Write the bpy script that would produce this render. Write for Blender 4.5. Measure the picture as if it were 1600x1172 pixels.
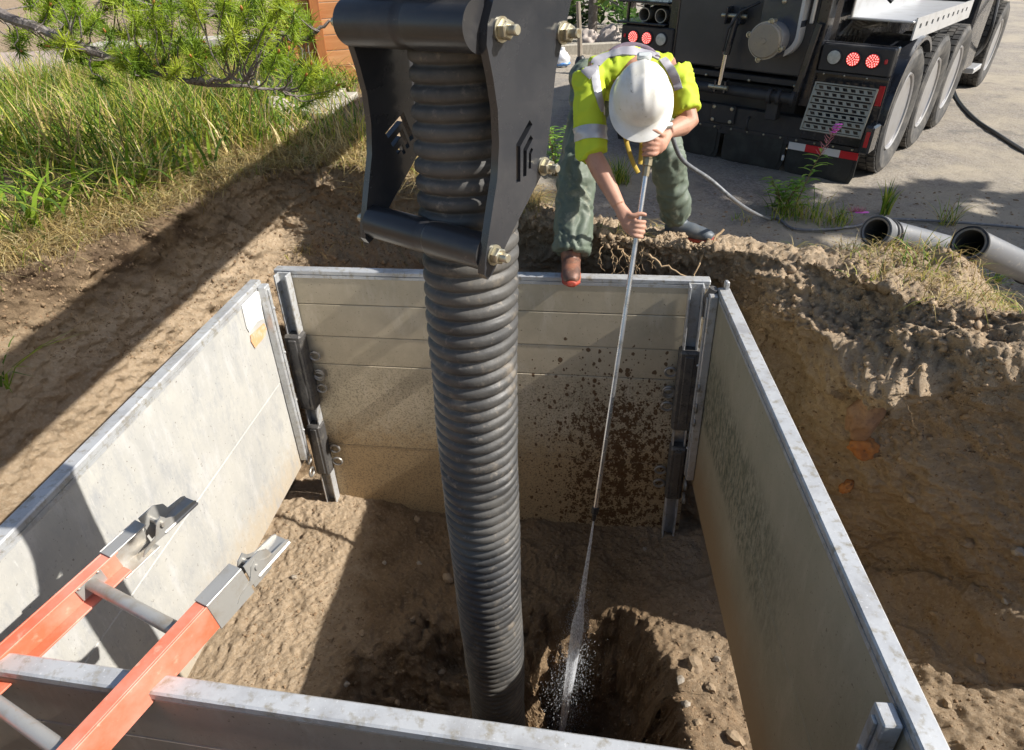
import bpy, bmesh, math, random
import numpy as np
from mathutils import Vector, Matrix, Quaternion
from mathutils.bvhtree import BVHTree
from mathutils.geometry import tessellate_polygon

for o in list(bpy.data.objects):
    bpy.data.objects.remove(o, do_unlink=True)
S = bpy.context.scene
COL = S.collection
R_ = math.radians
random.seed(7)
RNG = np.random.default_rng(11)

# ------------------------------------------------------------------ camera
CAM_POS = Vector((0, 0, 1.37))
FPX = 1051.0
ROT = np.array([[0.99919, -0.03970, 0.00618], [-0.02342, -0.52201, 0.85261], [-0.03062, -0.85207, -0.52251]])
_n = np.array([69., 1714., FPX]); _n /= np.linalg.norm(_n)
_up = -_n
_f = np.array([0, 0, 1.]) - np.dot([0, 0, 1.], _up) * _up; _f /= np.linalg.norm(_f)
ROT = np.array([np.cross(_f, _up), _f, _up])          # camera (x right, y down, z forward) -> world
cam = bpy.data.cameras.new('camera')
camo = bpy.data.objects.new('camera', cam)
COL.objects.link(camo)
m = Matrix.Identity(4)
for i in range(3):
    m[i][0] = ROT[i][0]; m[i][1] = -ROT[i][1]; m[i][2] = -ROT[i][2]
m.translation = CAM_POS
camo.matrix_world = m
cam.sensor_width = 36; cam.lens = FPX / 1600 * 36
cam.clip_start = 0.02; cam.clip_end = 500
S.camera = camo

# ------------------------------------------------------------------ sky, sun, exposure
SUN = Vector((1.0, -0.215, 0.815)).normalized()          # towards the sun
w = bpy.data.worlds.new('World'); S.world = w; w.use_nodes = True
wn = w.node_tree
sky = wn.nodes.new('ShaderNodeTexSky'); sky.sky_type = 'NISHITA'; sky.sun_disc = False
sky.sun_elevation = math.asin(SUN.z); sky.sun_rotation = math.atan2(SUN.x, SUN.y)
sky.air_density = 1.0; sky.dust_density = 1.6; sky.ozone_density = 1.0
bgn = wn.nodes['Background']; bgn.inputs['Strength'].default_value = 0.09
wn.links.new(sky.outputs[0], bgn.inputs['Color'])
sl = bpy.data.lights.new('sun', 'SUN'); sl.energy = 5.0; sl.angle = R_(0.5); sl.color = (1, .955, .89)
slo = bpy.data.objects.new('sun', sl); COL.objects.link(slo)
slo.rotation_euler = SUN.to_track_quat('Z', 'Y').to_euler()
slo.location = SUN * 30
S.view_settings.view_transform = 'Standard'; S.view_settings.look = 'None'
S.view_settings.exposure = 0.58; S.view_settings.gamma = 1; S.view_settings.use_curve_mapping = False
S.cycles.max_bounces = 6; S.cycles.diffuse_bounces = 4; S.cycles.glossy_bounces = 3
S.cycles.transparent_max_bounces = 12; S.cycles.caustics_reflective = False; S.cycles.caustics_refractive = False

# ------------------------------------------------------------------ site surveying: pixel of the 1600 px photo -> point
def ray(px, py):
    return Vector(ROT @ np.array([px - 800., py - 586., FPX]))
def atZ(px, py, z):
    d = ray(px, py); t = (z - CAM_POS.z) / d.z
    return CAM_POS + d * t
def atY(px, py, y):
    d = ray(px, py); t = (y - CAM_POS.y) / d.y
    return CAM_POS + d * t
def atP(px, py, p0, n):
    d = ray(px, py); t = (Vector(p0) - CAM_POS).dot(n) / d.dot(n)
    return CAM_POS + d * t

# ------------------------------------------------------------------ noise (numpy)
def _hash(ix, iy, iz, seed):
    h = (ix.astype(np.int64) * 374761393 + iy.astype(np.int64) * 668265263 + iz.astype(np.int64) * 2147483647 + seed * 144665) & 0xFFFFFFFF
    h = ((h ^ (h >> 13)) * 1274126177) & 0xFFFFFFFF
    h = (h ^ (h >> 16)) & 0xFFFFFF
    return h / float(0xFFFFFF)
def vnoise(p, seed=0):
    i = np.floor(p).astype(np.int64); f = p - i; f = f * f * (3 - 2 * f)
    r = 0
    for dx in (0, 1):
        for dy in (0, 1):
            for dz in (0, 1):
                wgt = (f[:, 0] if dx else 1 - f[:, 0]) * (f[:, 1] if dy else 1 - f[:, 1]) * (f[:, 2] if dz else 1 - f[:, 2])
                r = r + wgt * _hash(i[:, 0] + dx, i[:, 1] + dy, i[:, 2] + dz, seed)
    return r * 2 - 1
def fbm(p, octv=4, seed=0, gain=.5):
    r = 0; a = 1; q = p
    for k in range(octv):
        r = r + a * vnoise(q, seed + k * 17); q = q * 2.03 + 7.1; a *= gain
    return r
def sstep(a, b, x):
    t = np.clip((x - a) / (b - a), 0, 1); return t * t * (3 - 2 * t)

# ------------------------------------------------------------------ materials
def nt_mat(name):
    mt = bpy.data.materials.new(name); mt.use_nodes = True
    nt = mt.node_tree
    return mt, nt, nt.nodes['Principled BSDF']
def N(nt, t, **kw):
    n = nt.nodes.new(t)
    for k, v in kw.items():
        if k in n.inputs: n.inputs[k].default_value = v
        else: setattr(n, k, v)
    return n
def coords(nt, scale=(1, 1, 1)):
    tc = N(nt, 'ShaderNodeNewGeometry'); mp = N(nt, 'ShaderNodeMapping')
    mp.inputs['Scale'].default_value = scale
    nt.links.new(tc.outputs['Position'], mp.inputs['Vector'])
    return mp.outputs[0]
def noise(nt, vec, scale, detail=6, rough=.6):
    n = N(nt, 'ShaderNodeTexNoise', Scale=scale, Detail=detail, Roughness=rough)
    nt.links.new(vec, n.inputs['Vector']); return n.outputs['Fac']
def ramp(nt, fac, lo, hi, c0=(0, 0, 0, 1), c1=(1, 1, 1, 1)):
    r = N(nt, 'ShaderNodeValToRGB')
    r.color_ramp.elements[0].position = lo; r.color_ramp.elements[1].position = hi
    r.color_ramp.elements[0].color = c0; r.color_ramp.elements[1].color = c1
    nt.links.new(fac, r.inputs[0]); return r.outputs[0]
def mix(nt, fac, a, b, mode='MIX'):
    n = N(nt, 'ShaderNodeMix', data_type='RGBA', blend_type=mode)
    if isinstance(fac, (int, float)): n.inputs[0].default_value = fac
    else: nt.links.new(fac, n.inputs[0])
    for s, i in ((a, 6), (b, 7)):
        if isinstance(s, tuple): n.inputs[i].default_value = (*s[:3], 1)
        else: nt.links.new(s, n.inputs[i])
    return n.outputs[2]
def math_(nt, op, a, b=0.):
    n = N(nt, 'ShaderNodeMath', operation=op)
    for s, i in ((a, 0), (b, 1)):
        if isinstance(s, (int, float)): n.inputs[i].default_value = s
        else: nt.links.new(s, n.inputs[i])
    return n.outputs[0]
def mapr(nt, v, a, b, c=0., d=1.):
    n = N(nt, 'ShaderNodeMapRange', interpolation_type='SMOOTHSTEP')
    nt.links.new(v, n.inputs[0])
    for i, x in enumerate((a, b, c, d)): n.inputs[i + 1].default_value = x
    return n.outputs[0]
def bump(nt, bsdf, h, strength=.4, dist=.01, prev=None):
    b = N(nt, 'ShaderNodeBump', Strength=strength, Distance=dist)
    nt.links.new(h, b.inputs['Height'])
    if prev: nt.links.new(prev, b.inputs['Normal'])
    nt.links.new(b.outputs[0], bsdf.inputs['Normal']); return b.outputs[0]
def M(name, c, rough=.6, metal=0., var=(), bumps=(), spec=.5, scale=(1, 1, 1), coat=0., rvar=0.):
    """c base colour; var: (noise scale, colour, lo, hi); bumps: (scale, strength, distance)"""
    mt, nt, b = nt_mat(name)
    b.inputs['Roughness'].default_value = rough; b.inputs['Metallic'].default_value = metal
    b.inputs['Specular IOR Level'].default_value = spec; b.inputs['Coat Weight'].default_value = coat
    v = coords(nt, scale); col = tuple(c)
    for sc, c2, lo, hi in var:
        col = mix(nt, ramp(nt, noise(nt, v, sc, 8, .65), lo, hi), col, c2)
    if isinstance(col, tuple): b.inputs['Base Color'].default_value = (*col, 1)
    else: nt.links.new(col, b.inputs['Base Color'])
    prev = None
    for sc, st, di in bumps: prev = bump(nt, b, noise(nt, v, sc, 6), st, di, prev)
    if rvar:
        nt.links.new(mapr(nt, noise(nt, v, 9, 6), .3, .7, rough - rvar, rough + rvar), b.inputs['Roughness'])
    return mt
def attr_mat(name, rough=.6, trans=0., attr='tint', spec=.3):
    mt, nt, b = nt_mat(name)
    a = N(nt, 'ShaderNodeAttribute', attribute_name=attr)
    nt.links.new(a.outputs['Color'], b.inputs['Base Color'])
    b.inputs['Roughness'].default_value = rough; b.inputs['Specular IOR Level'].default_value = spec
    if trans:
        t = N(nt, 'ShaderNodeBsdfTranslucent'); nt.links.new(a.outputs['Color'], t.inputs['Color'])
        ms = N(nt, 'ShaderNodeMixShader'); ms.inputs[0].default_value = trans
        nt.links.new(b.outputs[0], ms.inputs[1]); nt.links.new(t.outputs[0], ms.inputs[2])
        nt.links.new(ms.outputs[0], nt.nodes['Material Output'].inputs['Surface'])
    return mt

# ------------------------------------------------------------------ objects
def tag(o, label=None, cat=None, group=None, kind=None):
    if label: o['label'] = label
    if cat: o['category'] = cat
    if group: o['group'] = group
    if kind: o['kind'] = kind
    return o
def empty(name, loc, label, cat, group=None):
    o = bpy.data.objects.new(name, None); COL.objects.link(o); o.location = loc; o.empty_display_size = .1
    return tag(o, label, cat, group)
def world_basis(p):
    m_ = Matrix.Identity(4)
    while p:
        m_ = p.matrix_basis @ m_; p = p.parent
    return m_
class MB:
    """collects shapes given in world coordinates; build() links ONE mesh object"""
    def __init__(s): s.v = []; s.f = []
    def add(s, v, f):
        n = len(s.v); s.v += [tuple(x) for x in v]; s.f += [tuple(i + n for i in q) for q in f]; return s
    def box(s, c, size, rot=None, bev=0.):
        hx, hy, hz = (k / 2 for k in size)
        if bev:
            b = bev; vs = []; 
            bm = bmesh.new(); bmesh.ops.create_cube(bm, size=1)
            for q in bm.verts: q.co = Vector((q.co.x * size[0], q.co.y * size[1], q.co.z * size[2]))
            bmesh.ops.bevel(bm, geom=bm.edges[:], offset=b, segments=1, affect='EDGES', profile=.5)
            bm.verts.index_update()
            vs = [q.co.copy() for q in bm.verts]; fs = [[x.index for x in q.verts] for q in bm.faces]; bm.free()
        else:
            vs = [Vector((x * hx, y * hy, z * hz)) for x in (-1, 1) for y in (-1, 1) for z in (-1, 1)]
            fs = [(0, 1, 3, 2), (4, 6, 7, 5), (0, 4, 5, 1), (2, 3, 7, 6), (0, 2, 6, 4), (1, 5, 7, 3)]
        r = rot or Matrix.Identity(3)
        return s.add([r @ q + Vector(c) for q in vs], fs)
    def bar(s, a, b, w_, h_, up=(0, 0, 1), bev=0.):
        a, b = Vector(a), Vector(b); d = (b - a); L = d.length; d.normalize()
        x = d.cross(Vector(up)).normalized(); z = x.cross(d)
        return s.box((a + b) / 2, (w_, L, h_), Matrix((x, d, z)).transposed(), bev)
    def tube(s, pts, rad, seg=12, cap=True, flat=None, upv=None, closed=False):
        pts = [Vector(p) for p in pts]; n = len(pts)
        if not hasattr(rad, '__len__'): rad = [rad] * n
        vs = []; fs = []
        ref = None
        for i, p in enumerate(pts):
            if closed: t = (pts[(i + 1) % n] - pts[i - 1])
            else: t = (pts[min(i + 1, n - 1)] - pts[max(i - 1, 0)])
            t.normalize()
            if ref is None:
                u = Vector(upv) if upv is not None else (Vector((0, 0, 1)) if abs(t.z) < .9 else Vector((0, 1, 0)))
            else: u = ref
            x = t.cross(u)
            if x.length < 1e-6: x = t.orthogonal()
            x.normalize(); y = x.cross(t); ref = y
            r = rad[i]; rx, ry = (r if hasattr(r, '__len__') else (r, r))
            for k in range(seg):
                a = 2 * math.pi * k / seg
                vs.append(p + x * (rx * math.cos(a)) + y * (ry * math.sin(a)))
        m_ = n if closed else n - 1
        for i in range(m_):
            for k in range(seg):
                a, b = i * seg + k, i * seg + (k + 1) % seg
                j = ((i + 1) % n) * seg
                fs.append((a, b, j + (k + 1) % seg, j + k))
        if cap and not closed:
            fs.append(tuple(range(seg))[::-1]); fs.append(tuple((n - 1) * seg + k for k in range(seg)))
        return s.add(vs, fs)
    def cyl(s, a, b, r, seg=20, r2=None): return s.tube([a, b], [r, r if r2 is None else r2], seg)
    def ball(s, c, r, seg=10, rings=7, rot=None):
        r = r if hasattr(r, '__len__') else (r, r, r); vs = []; fs = []
        for i in range(rings + 1):
            t = math.pi * i / rings
            for k in range(seg):
                a = 2 * math.pi * k / seg
                q = Vector((r[0] * math.sin(t) * math.cos(a), r[1] * math.sin(t) * math.sin(a), r[2] * math.cos(t)))
                vs.append((rot @ q if rot else q) + Vector(c))
        for i in range(rings):
            for k in range(seg):
                fs.append((i * seg + k, i * seg + (k + 1) % seg, (i + 1) * seg + (k + 1) % seg, (i + 1) * seg + k)[::-1])
        return s.add(vs, fs)
    def lathe(s, prof, c, axis, seg=28, closed=False):
        """prof: (radius, along) pairs"""
        ax = Vector(axis).normalized(); x = ax.orthogonal().normalized(); y = ax.cross(x)
        vs = []; fs = []
        for r, h in prof:
            for k in range(seg):
                a = 2 * math.pi * k / seg
                vs.append(Vector(c) + ax * h + (x * math.cos(a) + y * math.sin(a)) * r)
        n = len(prof)
        for i in range(n if closed else n - 1):
            for k in range(seg):
                j = ((i + 1) % n) * seg
                fs.append((i * seg + k, i * seg + (k + 1) % seg, j + (k + 1) % seg, j + k))
        if not closed:
            if prof[0][0] > 1e-4: fs.append(tuple(range(seg))[::-1])
            if prof[-1][0] > 1e-4: fs.append(tuple((n - 1) * seg + k for k in range(seg)))
        return s.add(vs, fs)
    def prism(s, outline, holes, o, ux, uy, thick):
        """2-D outline with holes, in the plane o+ux*a+uy*b, given a thickness along the normal"""
        ux, uy = Vector(ux), Vector(uy); nn = ux.cross(uy).normalized()
        loops = [outline] + list(holes); flat = [q for l in loops for q in l]
        tris = tessellate_polygon([[Vector((a, b, 0)) for a, b in l] for l in loops])
        n = len(flat); vs = [Vector(o) + ux * a + uy * b + nn * k for k in (thick / 2, -thick / 2) for a, b in flat]
        fs = []
        for t in tris:
            a, b, c = (Vector((*flat[i], 0)) for i in t)
            if (b - a).cross(c - a).z < 0: t = t[::-1]
            fs.append(tuple(t)); fs.append(tuple(i + n for i in t[::-1]))
        k0 = 0
        for li, l in enumerate(loops):
            area = sum(l[i][0] * l[(i + 1) % len(l)][1] - l[(i + 1) % len(l)][0] * l[i][1] for i in range(len(l)))
            ccw = (area > 0) == (li == 0)
            for i in range(len(l)):
                a, b = k0 + i, k0 + (i + 1) % len(l)
                q = (a, a + n, b + n, b)
                fs.append(q if ccw else q[::-1])
            k0 += len(l)
        return s.add(vs, fs)
    def mesh(s, name, inv=None):
        me = bpy.data.meshes.new(name)
        v = [inv @ Vector(q) for q in s.v] if inv else s.v
        me.from_pydata(v, [], s.f); me.update(); return me
    def build(s, name, mat, parent=None, smooth=False, angle=None):
        inv = world_basis(parent).inverted() if parent else None
        me = s.mesh(name, inv); o = bpy.data.objects.new(name, me); COL.objects.link(o)
        me.materials.append(mat)
        if parent: o.parent = parent
        if smooth:
            me.polygons.foreach_set('use_smooth', [True] * len(me.polygons))
            me.set_sharp_from_angle(angle=R_(angle or 40))
        return o
def np_mesh(name, v, f, mat, smooth=True, parent=None, attrs=None):
    me = bpy.data.meshes.new(name); k = f.shape[1]
    me.vertices.add(len(v)); me.vertices.foreach_set('co', np.ascontiguousarray(v, dtype=np.float32).ravel())
    me.loops.add(f.size); me.loops.foreach_set('vertex_index', np.ascontiguousarray(f, dtype=np.int32).ravel())
    me.polygons.add(len(f)); me.polygons.foreach_set('loop_start', np.arange(0, f.size, k, dtype=np.int32))
    me.polygons.foreach_set('loop_total', np.full(len(f), k, dtype=np.int32))
    if smooth: me.polygons.foreach_set('use_smooth', np.ones(len(f), dtype=bool))
    me.update(calc_edges=True)
    for an, a in (attrs or {}).items():
        at = me.attributes.new(an, 'FLOAT_COLOR', 'POINT')
        c = np.ones((len(v), 4), dtype=np.float32); c[:, :3] = a
        at.data.foreach_set('color', c.ravel())
    me.materials.append(mat)
    o = bpy.data.objects.new(name, me); COL.objects.link(o)
    if parent: o.parent = parent
    return o
def crom(P, t, closed=True):
    """Catmull-Rom through control points P (array) at parameters t in [0,1)"""
    P = np.asarray(P, float); n = len(P)
    x = np.asarray(t) * (n if closed else n - 1); i = np.floor(x).astype(int); f = (x - i)[:, None]
    g = (lambda k: P[k % n]) if closed else (lambda k: P[np.clip(k, 0, n - 1)])
    a, b, c, d = g(i - 1), g(i), g(i + 1), g(i + 2)
    return .5 * ((2 * b) + (c - a) * f + (2 * a - 5 * b + 4 * c - d) * f ** 2 + (3 * b - a - 3 * c + d) * f ** 3)
def smooth_path(P, n=24):
    return [Vector(q) for q in crom(P, np.linspace(0, .9999, n), False)]

# ------------------------------------------------------------------ the ground: pit, cut banks, ledges, road in one sheet
BASE = np.array([(3.3, 1.05, -.9), (2.8, 1.5, -.95), (2.2, 1.68, -1.0), (2.02, 2.08, -1.1), (1.70, 2.42, -1.35), (1.40, 2.66, -1.5), (1.25, 2.93, -1.6),
    (1.05, 3.15, -1.7), (.75, 3.28, -1.72), (.45, 3.38, -1.72), (.1, 3.5, -1.72), (-.3, 3.6, -1.72), (-.7, 3.75, -1.7), (-1.05, 3.85, -1.68),
    (-1.35, 3.8, -1.66), (-1.52, 3.6, -1.64), (-1.6, 3.3, -1.62), (-1.66, 2.9, -1.6), (-1.72, 2.5, -1.6), (-1.76, 2.0, -1.6), (-1.78, 1.4, -1.6),
    (-1.6, .85, -1.6), (-.9, .68, -1.6), (0, .55, -1.7), (.9, .5, -1.6), (1.9, .4, -1.3), (2.9, .5, -1.0)])
RIM = np.array([(4.2, 1.4, -.38), (3.1, 1.8, -.38), (2.45, 1.98, -.30), (2.2, 2.34, .05), (1.86, 2.52, .06), (1.66, 2.76, .08), (1.42, 3.03, .09),  # unseen right-hand rim lowered so sun slips in under the right panel
    (1.05, 3.22, .1), (.75, 3.33, .1), (.5, 3.43, .12), (.2, 3.65, .15), (-.2, 3.85, .2), (-.6, 4.1, .28), (-1.0, 4.35, .3),
    (-1.4, 4.3, .3), (-1.6, 4.0, .3), (-1.75, 3.6, .3), (-1.95, 3.1, .3), (-2.15, 2.65, .3), (-2.3, 2.1, .3), (-2.4, 1.4, .22),
    (-2.2, .6, .05), (-1.2, .35, -.08), (0, .3, -.05), (1.0, .2, -.06), (2.0, .1, -.1), (3.4, .2, -.22)])
CEN = np.array([-.15, 2.1])
TO = np.array([2.088, 6.41, -.286]); TH = .865; TILT = math.atan(.064 / 1.2)
TX = np.array([math.sin(TH), -math.cos(TH)]); TY = np.array([math.cos(TH), math.sin(TH)])
def g_plane(x, y):
    return np.clip(TO[2] - .0535 * ((x - TO[0]) * TX[0] + (y - TO[1]) * TX[1]), -.6, .25)
def g_out(x, y):
    L = sstep(.3, -1.1, x) * sstep(.2, 1.2, y)
    return g_plane(x, y) * (1 - L) + .3 * L
def floor_z(x, y):
    z = np.full_like(x, -1.68)
    z = z + .06 * sstep(.2, .7, x) * sstep(1.3, 1.8, y) * sstep(2.75, 2.5, y)
    z = z - .12 * sstep(2.2, 1.4, y) * sstep(-.2, .6, x) * 0
    z = z + .32 * sstep(1.05, 1.9, x) + .25 * sstep(1.8, 3.0, x)
    q = np.stack([x * 3, y * 3, x * 0], 1)
    wob = .20 * fbm(q, 4, 5) + .05 * fbm(q * 5, 2, 6)
    d = (np.abs((x - .32) / .34) ** 2.6 + np.abs((y - 1.92) / .50) ** 2.6) ** (1 / 2.6) + wob
    z = z - .75 * sstep(1.14, .52, d)
    d2 = np.sqrt(((x + .15) / .55) ** 2 + ((y - 1.7) / .6) ** 2) + wob * 2
    z = z - .35 * sstep(1.25, .5, d2)
    z = z + .07 * sstep(-.5, -1.2, x)
    return z
NA = 1000
t_ = np.arange(NA) / NA
bl = crom(BASE, t_); rl = crom(RIM, t_)
rows = []; kinds = []; outd = []
NF, NW = 190, 160
for j in range(NF):                                   # pit floor
    s = .002 + .998 * (j / NF) ** .85
    xy = CEN + (bl[:, :2] - CEN) * s
    zf = floor_z(xy[:, 0], xy[:, 1]); k = sstep(.9, 1., np.full(NA, s))
    rows.append(np.column_stack([xy, zf * (1 - k) + bl[:, 2] * k])); kinds.append(0); outd.append(0)
idx = t_ * len(BASE)
leftish = sstep(14.6, 16., idx) * sstep(21.5, 20.5, idx)
rdir = rl[:, :2] - CEN; rdir /= np.linalg.norm(rdir, axis=1)[:, None]
farish = sstep(5.4, 6.3, idx) * sstep(15, 14, idx)
for j in range(NW):                                   # the cut walls, undercut below the turf on the far side
    s = j / (NW - 1)
    wv = (s ** .8) * leftish + (1 - leftish) * s ** .55
    rbk = sstep(2.2, 3., idx) * sstep(6.9, 6.2, idx); wv = wv * (1 - rbk) + rbk * (.30 * s ** .6 + .70 * float(sstep(.84, 1., np.array([s]))[0]))
    over = .13 * (1 - rbk) * np.exp(-((s - .80) / .13) ** 2) * farish + .05 * np.exp(-((s - .5) / .2) ** 2) * (1 - leftish)
    xy = bl[:, :2] + (rl[:, :2] - bl[:, :2]) * wv[:, None] + rdir * over[:, None]
    rows.append(np.column_stack([xy, bl[:, 2] + (rl[:, 2] - bl[:, 2]) * s])); kinds.append(1 + s); outd.append(0)
ds = [.012]
while ds[-1] < 170:
    d = ds[-1]; ds.append(d + (.016 if d < 1.6 else .03 if d < 3.2 else .06 if d < 6 else d * .06))
for d in ds:                                          # open ground, out to the horizon
    xy = rl[:, :2] + rdir * d
    k = sstep(.0, 1., np.full(NA, d / 1.5))
    z = rl[:, 2] * (1 - k) + g_out(xy[:, 0], xy[:, 1]) * k + .0 * d
    rows.append(np.column_stack([xy, z])); kinds.append(3); outd.append(d)
V = np.concatenate(rows); NR = len(rows)
kind = np.repeat(np.array(kinds, float), NA); od = np.repeat(np.array(outd), NA)
ii = np.arange(NR * NA).reshape(NR, NA)
a = ii[:-1]; b = np.roll(ii, -1, 1)[:-1]; c = np.roll(ii, -1, 1)[1:]; d = ii[1:]
F = np.stack([a, b, c, d], -1).reshape(-1, 4)
G3 = V.reshape(NR, NA, 3)
du = np.roll(G3, -1, 1) - np.roll(G3, 1, 1); dv = np.gradient(G3, axis=0)
nrm = np.cross(du, dv).reshape(-1, 3); nrm /= (np.linalg.norm(nrm, axis=1)[:, None] + 1e-9)
if nrm[V[:, 2].argmin()][2] < 0: nrm = -nrm
wall = ((kind >= 1) & (kind < 3)).astype(float); wtop = np.where(wall > 0, sstep(1.70, 1.95, kind), 0.)
near = sstep(1.3, .0, od) * (kind == 3)
roadm = (kind == 3) * sstep(.6, 1.5, od + .45 * fbm(V * 1.5, 3, 9)) * sstep(-1.0, .2, V[:, 0] + .2 * fbm(V * 2, 2, 3)) * sstep(1.5, 2.2, V[:, 1])
leftg = (kind == 3) * sstep(-.6, -1.3, V[:, 0])
big = fbm(V * np.array([2.6, 2.6, 2.6]), 3, 21)
mid = fbm(V * 9, 3, 33); fine = fbm(V * 34, 3, 44)
rid = 1 - np.abs(fbm(V * 7.5, 4, 55)); clod = np.clip(fbm(V * 11, 4, 55) - .05, 0, 1) * 1.5; vfine = fbm(V * 75, 2, 77)
clod2 = np.clip(fbm(V * 16, 3, 66), 0, 1)
leftw = np.tile(leftish, NR) * wall
rightbank = np.tile(sstep(2.2, 3., idx) * sstep(6.6, 5.8, idx), NR)
ampw = wall * (1 - .72 * leftw)
rimlump = np.where(kind == 3, sstep(.55, .05, od), sstep(1.72, 1.97, kind) * (kind < 3)) * (1 - np.tile(leftish, NR) * .6)
disp = ampw * (.045 * big + .020 * mid + .012 * fine + .006 * vfine)
disp += rimlump * (.016 * clod + .012 * clod2 + .016 * mid + .014 * fine + .010 * vfine - .006)
idt = np.tile(idx, NR)
pro = np.exp(-((idt - 4.15) / .60) ** 2) * np.exp(-((kind - 1.80) / .15) ** 2) * (kind >= 1) * (kind < 3)
disp += pro * (.20 + .07 * big + .05 * mid + .03 * clod + .012 * fine)
disp += rightbank * wall * (.07 * big + .012 * clod + .006 * fine) - rightbank * wall * .016 * mid
fl = (kind < 1).astype(float)
disp += fl * (.016 * mid + .012 * big + .009 * fine + .014 * clod2 + .004 * vfine)
disp += (kind == 3) * (1 - roadm) * (.015 * mid + .012 * fine + .015 * big + .004 * vfine)
disp += roadm * (.004 * fine + .006 * mid) * sstep(20, 6, od)
disp += leftw * (.020 * mid + .03 * big + .013 * fine + .007 * vfine + .012 * clod)
farfade = sstep(25, 10, od)
V = V + nrm * (disp * farfade)[:, None]
for mx, my, mh in ((1.86, 3.16, .10), (2.16, 3.02, .19)):
    V[:, 2] += (kind == 3) * mh * np.exp(-((V[:, 0] - mx) ** 2 + (V[:, 1] - my) ** 2) / .035)
moist_bounce = np.clip(fl * .9 + wall * sstep(1.95, 1.1, kind) * .75 * (1 - leftw * .7), 0, 1)
moist_bounce *= 1 - .85 * fl * sstep(.55, .95, V[:, 0]) * sstep(1.2, 1.0, V[:, 0]) * .6
moist_bounce *= 1 - .8 * np.clip(pro * 1.5, 0, 1)
moist_bounce *= 1 - .70 * sstep(1.0, 1.35, V[:, 0])  # right side paled in the soil colour to stand in for weak bounce light
moist_bounce *= 1 - .92 * fl * sstep(-.75, -1.1, V[:, 0] + .12 * mid)
topsoil = np.clip(np.maximum(sstep(1.80, 1.93, kind + .03 * mid) * (kind < 3) * (.35 + .65 * leftw), leftg * .55), 0, 1) * (1 - rightbank * .8)
zone = np.column_stack([roadm, topsoil, moist_bounce])
def soil_mat():
    mt, nt, b = nt_mat('soil')
    v = coords(nt); at = N(nt, 'ShaderNodeAttribute', attribute_name='zone')
    sep = N(nt, 'ShaderNodeSeparateColor'); nt.links.new(at.outputs['Color'], sep.inputs[0])
    n1 = noise(nt, v, 5, 8, .65); n2 = noise(nt, v, 60, 6, .7); n3 = noise(nt, v, 1.7, 5)
    dry = mix(nt, ramp(nt, n1, .35, .68), (.52, .395, .265), (.39, .285, .18))
    dry = mix(nt, ramp(nt, n2, .45, .75), dry, (.58, .47, .34))
    wet = mix(nt, ramp(nt, n1, .35, .65), (.27, .18, .10), (.165, .105, .055))
    wet = mix(nt, ramp(nt, n2, .5, .8), wet, (.36, .26, .16))
    wet = mix(nt, ramp(nt, n3, .55, .75), wet, (.29, .165, .075))
    top = mix(nt, ramp(nt, n1, .4, .6), (.12, .08, .05), (.30, .215, .13))
    vo = N(nt, 'ShaderNodeTexVoronoi', Scale=55.); nt.links.new(v, vo.inputs['Vector'])
    grv = mix(nt, ramp(nt, vo.outputs['Distance'], .1, .6), (.36, .33, .29), (.22, .19, .16))
    vcol = N(nt, 'ShaderNodeSeparateColor'); nt.links.new(vo.outputs['Color'], vcol.inputs[0])
    grv = mix(nt, math_(nt, 'MULTIPLY', vcol.outputs[0], .5), grv, (.52, .48, .42))
    asp = mix(nt, ramp(nt, noise(nt, v, 2.6, 8, .75), .54, .66), grv, (.19, .18, .165))
    sand = mix(nt, ramp(nt, noise(nt, v, .9, 8, .75), .42, .62), asp, (.46, .40, .31))
    c_ = mix(nt, sep.outputs[2], dry, wet)
    c_ = mix(nt, sep.outputs[1], c_, top)
    c_ = mix(nt, sep.outputs[0], c_, sand)
    nt.links.new(c_, b.inputs['Base Color'])
    b.inputs['Roughness'].default_value = .92; b.inputs['Specular IOR Level'].default_value = .2
    p = bump(nt, b, noise(nt, v, 30, 10, .8), .8, .03)
    p = bump(nt, b, noise(nt, v, 140, 5, .75), .8, .008, p)
    bump(nt, b, vo.outputs['Distance'], .25, .006, p)
    return mt
SOIL = soil_mat()
ground = np_mesh('ground', V, F, SOIL, True, None, {'zone': zone})
tag(ground, 'dug earth ground with a deep square pit, cut banks and a gravel road', None, None, 'structure')
if ground.data.polygons[5].normal.z < 0: ground.data.flip_normals()
BVH = BVHTree.FromPolygons(V.tolist(), F.tolist())
def gz(x, y, top=5.):
    h = BVH.ray_cast(Vector((x, y, top)), Vector((0, 0, -1)))
    return h[0].z if h[0] else 0.
def cast(px, py, minz=-9):
    """the point of the ground seen at a pixel of the photograph"""
    h = BVH.ray_cast(CAM_POS, ray(px, py).normalized()); return h[0], h[1]

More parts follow.
